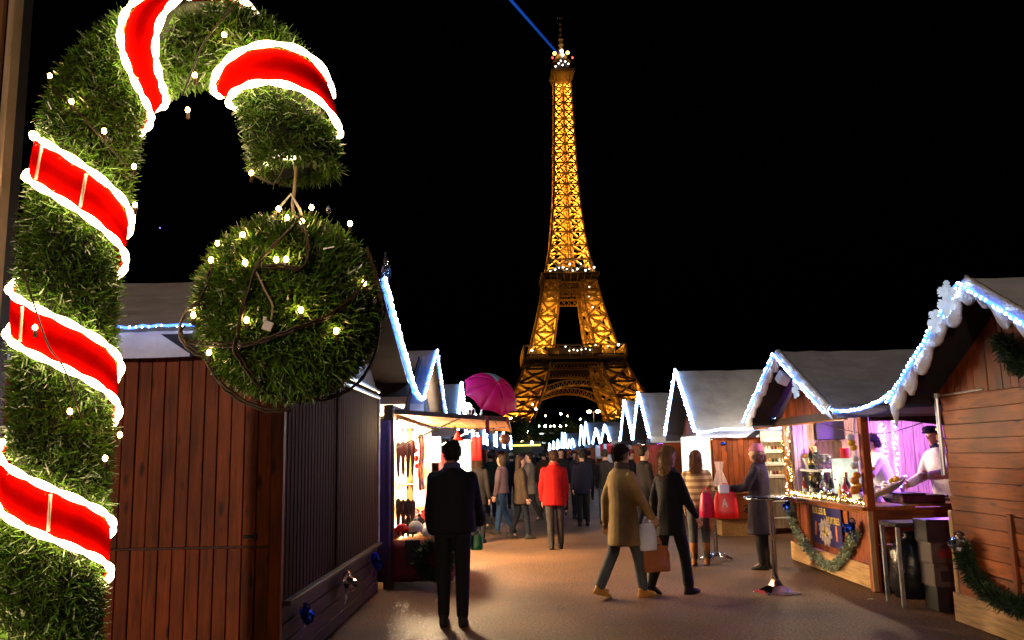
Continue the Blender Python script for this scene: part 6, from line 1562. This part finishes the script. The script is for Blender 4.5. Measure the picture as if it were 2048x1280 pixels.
CR = [('person in a grey pink top and blue jeans in the left crowd', -.35, 18.2, 1.66, 70, (.24, .15, .17), .52, (.03, .07, .16), 'bob', None, .25),
      ('person in an olive brown coat left of the red jacket', .05, 17.2, 1.62, -80, (.11, .075, .05), .42, (.02, .025, .04), 'long', None, .2),
      ('person in a beige coat behind the olive one in the left crowd', .28, 21.5, 1.70, 80, (.30, .24, .19), .40, (.03, .03, .04), 'short', None, .25),
      ('person in a teal grey coat at the far left of the crowd', -.95, 19.5, 1.64, 90, (.10, .14, .15), .38, (.03, .03, .04), 'long', None, .3),
      ('person in a dark green jacket near the left chalets', -.75, 23.5, 1.72, 10, (.03, .05, .035), .48, (.03, .035, .05), 'short', ('beanie', (.05, .05, .06)), .1),
      ('person in a black coat with a beige hat far left', -.2, 27, 1.70, 0, (.015, .015, .018), .42, (.02, .02, .03), 'short', ('beanie', (.34, .26, .18)), .2),
      ('person in a brown coat in the crowd behind the red jacket', .75, 25, 1.75, 0, (.07, .045, .035), .42, (.02, .02, .03), 'short', None, .2),
      ('tall person in a dark coat behind the crowd in mid alley', 1.15, 23.2, 1.80, 175, (.02, .02, .025), .42, (.02, .02, .03), 'short', None, .3),
      ('person in a grey coat right of mid alley', 1.75, 26.5, 1.72, 180, (.12, .12, .13), .42, (.03, .03, .04), 'long', None, .3),
      ('person with a maroon scarf and dark coat in the right crowd', 1.55, 22.0, 1.66, -30, (.03, .02, .022), .44, (.02, .02, .03), 'bob', None, .15),
      ('person in a dark coat facing the chalets on the right', 2.95, 22.6, 1.70, -85, (.03, .025, .03), .45, (.03, .03, .05), 'short', ('beanie', (.14, .03, .04)), .05),
      ('person in a pale jacket by the right chalets', 3.15, 25.8, 1.68, -90, (.34, .30, .26), .5, (.03, .03, .05), 'long', None, .05),
      ('person in dark clothes behind the camel coat', 2.3, 15.8, 1.74, -70, (.035, .03, .03), .48, (.02, .02, .03), 'short', None, .2),
      ('person in a brown jacket farther along on the right', 2.55, 31, 1.74, 0, (.08, .05, .04), .48, (.02, .02, .03), 'short', None, .2),
      ('person in a white jacket far along the alley', 1.0, 33, 1.7, 180, (.4, .38, .36), .48, (.03, .03, .05), 'short', None, .3),
      ('person in a black jacket far along the alley', .3, 35, 1.74, 0, (.02, .02, .022), .48, (.02, .02, .03), 'short', None, .3)]
for lab, x, y, h, hd, c, cl_, lg, hk, ht, sd in CR:
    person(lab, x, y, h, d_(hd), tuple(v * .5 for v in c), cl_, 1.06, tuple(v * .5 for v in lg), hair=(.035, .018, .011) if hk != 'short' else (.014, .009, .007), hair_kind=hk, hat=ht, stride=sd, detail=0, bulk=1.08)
far = [o for o in bpy.data.objects if o.get('category') == 'person' and not o.parent][-16:]
for i in range(22):
    src = far[(i * 5) % len(far)]; x = -.9 + 4.2 * ((i * .618) % 1) + .02 * i; y = 38 + 1.9 * i
    dup(src, (x, y, 0), random.uniform(-.6, .6), 'distant person in the dark crowd far down the alley')
# vendors inside the oyster bar
person('vendor in white clothes bending behind the near post of the oyster bar', 4.92, 11.55, 1.66, d_(70), (.74, .72, .72), .5, 1.0, (.05, .05, .06), hair=(.02, .015, .02), larm=(.7, .9), rarm=(.6, .8), lean=.25, z0=.14, group='vendors in the oyster bar', bulk=1.1)
person('vendor in a dark flat cap and white jacket working at the griddle', 5.32, 10.75, 1.72, d_(108), (.72, .68, .72), .5, 1.0, (.05, .05, .06), hair=(.02, .015, .02), hat=('cap', (.015, .014, .03)), larm=(.7, .8), rarm=(.5, .7), lean=.22, z0=.14, group='vendors in the oyster bar', bulk=1.2, collar=(.03, .03, .09))
# bags
def bag(label, c, w, d, h, mat, rot=0., handles=True, group=None, hm=None, peak=None, mark=None):
    c = Vector(c); R_ = Matrix.Rotation(rot, 3, 'Z'); t = thing('shopping_bag', label, 'bag', tuple(c), group); G = []
    mb = MB(); vs = []; n = 20; pr = [(.86, 0), (.96, .03), (1., .3), (.98, .7), (.9, .92), (.84, 1.)]
    rnd = random.Random(sum(map(ord, label)) % 77)
    for f, z in pr:
        for k in range(n):
            a = 2 * PI * k / n; ca, sa = math.cos(a), math.sin(a); q = 1 / max(abs(ca), abs(sa)) ** .75
            tap = 1 - (peak or .0) * z; v = R_ @ Vector((w / 2 * ca * q * f * tap, d / 2 * sa * q * f * (1 - .5 * z), h * z)); vs.append(c + v + Vector((rnd.uniform(-.006, .006), rnd.uniform(-.006, .006), 0)))
    mb.add(vs, [(i * n + k, i * n + (k + 1) % n, (i + 1) * n + (k + 1) % n, (i + 1) * n + k) for i in range(5) for k in range(n)] + [tuple(range(n))[::-1]])
    mb.build('bag_body', mat, t, smooth=True)
    if handles:
        for s_ in (-1, 1):
            pts = [c + R_ @ Vector((w * .22 * math.cos(a), s_ * d * .12, h * .97 + w * .38 * math.sin(a))) for a in [PI * i / 8 for i in range(9)]]
            mb = MB(); mb.tube(pts, .006, 6); mb.build('handle', hm or mat, t, smooth=True)
    return t
M['red_bag'] = pbr('glossy red bag', (.72, .008, .012), .35, var=.15, scale=8, bump=.2); M['pink_bag'] = pbr('crimson plastic bag', (.62, .01, .06), .3, var=.2, scale=8, bump=.3)
hl = pd['_hands'][1]
rb = bag('large bright red shopping bag held by the woman in the pink hat', (hl[0] + .03, hl[1] - .12, .70), .34, .15, .36, M['red_bag'], -.2, peak=.1)
text('A', (hl[0] - .04, hl[1] - .21, .86), .16, M['white'], rb, rotz=-.2, sx=.7)
bag('smaller crimson carrier bag hanging left of the bright red bag', (hl[0] - .22, hl[1] - .05, .71), .22, .14, .34, M['pink_bag'], .2, peak=.35)
mb = MB(); mb.lohi((hl[0] - .06, hl[1] - .17, 1.04), (hl[0] + .08, hl[1] - .10, 1.16), ch=.01); mb.single('paper_packet', M['white'], 'white paper packet sticking out of the bright red bag', 'packet')
mb = MB(); mb.ball((hl[0] - .03, hl[1] - .10, 1.21), .055, 10, 7, (.9, .7, 1.2)); [mb.tube([(hl[0] - .07 + .025 * k, hl[1] - .11, 1.24), (hl[0] - .085 + .028 * k, hl[1] - .12, 1.31 - .008 * k)], [.013, .010], 6) for k in range(4)]; mb.tube([(hl[0] + .0, hl[1] - .1, 1.2), (hl[0] + .05, hl[1] - .11, 1.26)], [.014, .011], 6)
mb.single('glove', M['blackfab'], 'black glove above the red bags', 'glove', smooth=True) if False else None
hb_ = pb['_hands'][1]
bag('white carrier bag between the camel coat and the woman in black', (1.46, 10.0, .52), .22, .12, .30, M['white_fab'], .4, group='bags carried by the walking pair')
bag('orange brown paper bag hanging low between the walking pair', (1.55, 10.05, .28), .34, .14, .28, pbr('orange paper', (.34, .11, .03), .7, var=.2), .3, group='bags carried by the walking pair')
bag('small green bag carried low beside the man in the black jacket', (-.43, 8.75, .70), .12, .08, .14, pbr('green plastic', (.02, .35, .08), .35), 0)

# scraps of paper on the pavement
for i, (x, y, sz) in enumerate(((3.75, 9.55, .06), (4.02, 7.25, .16), (2.6, 8.9, .04), (.4, 9.4, .05))):
    G = [[Vector((x + sz * (a / 3 - .5) + .01 * b, y + sz * .7 * (b / 3 - .5), .006 + .012 * abs(math.sin(a * 1.9 + b * 2.3 + i)))) for b in range(4)] for a in range(4)]
    mb = MB(); mb.sheet(G, (0, 0, .002)); mb.single('paper_scrap', M['white'], ('small paper scrap on the pavement near the bin bag', 'larger folded paper on the pavement under the nearest right chalet', 'tiny paper scrap on the open pavement right of the walkers', 'paper scrap on the pavement in mid alley')[i], 'litter', 'paper litter on the pavement')
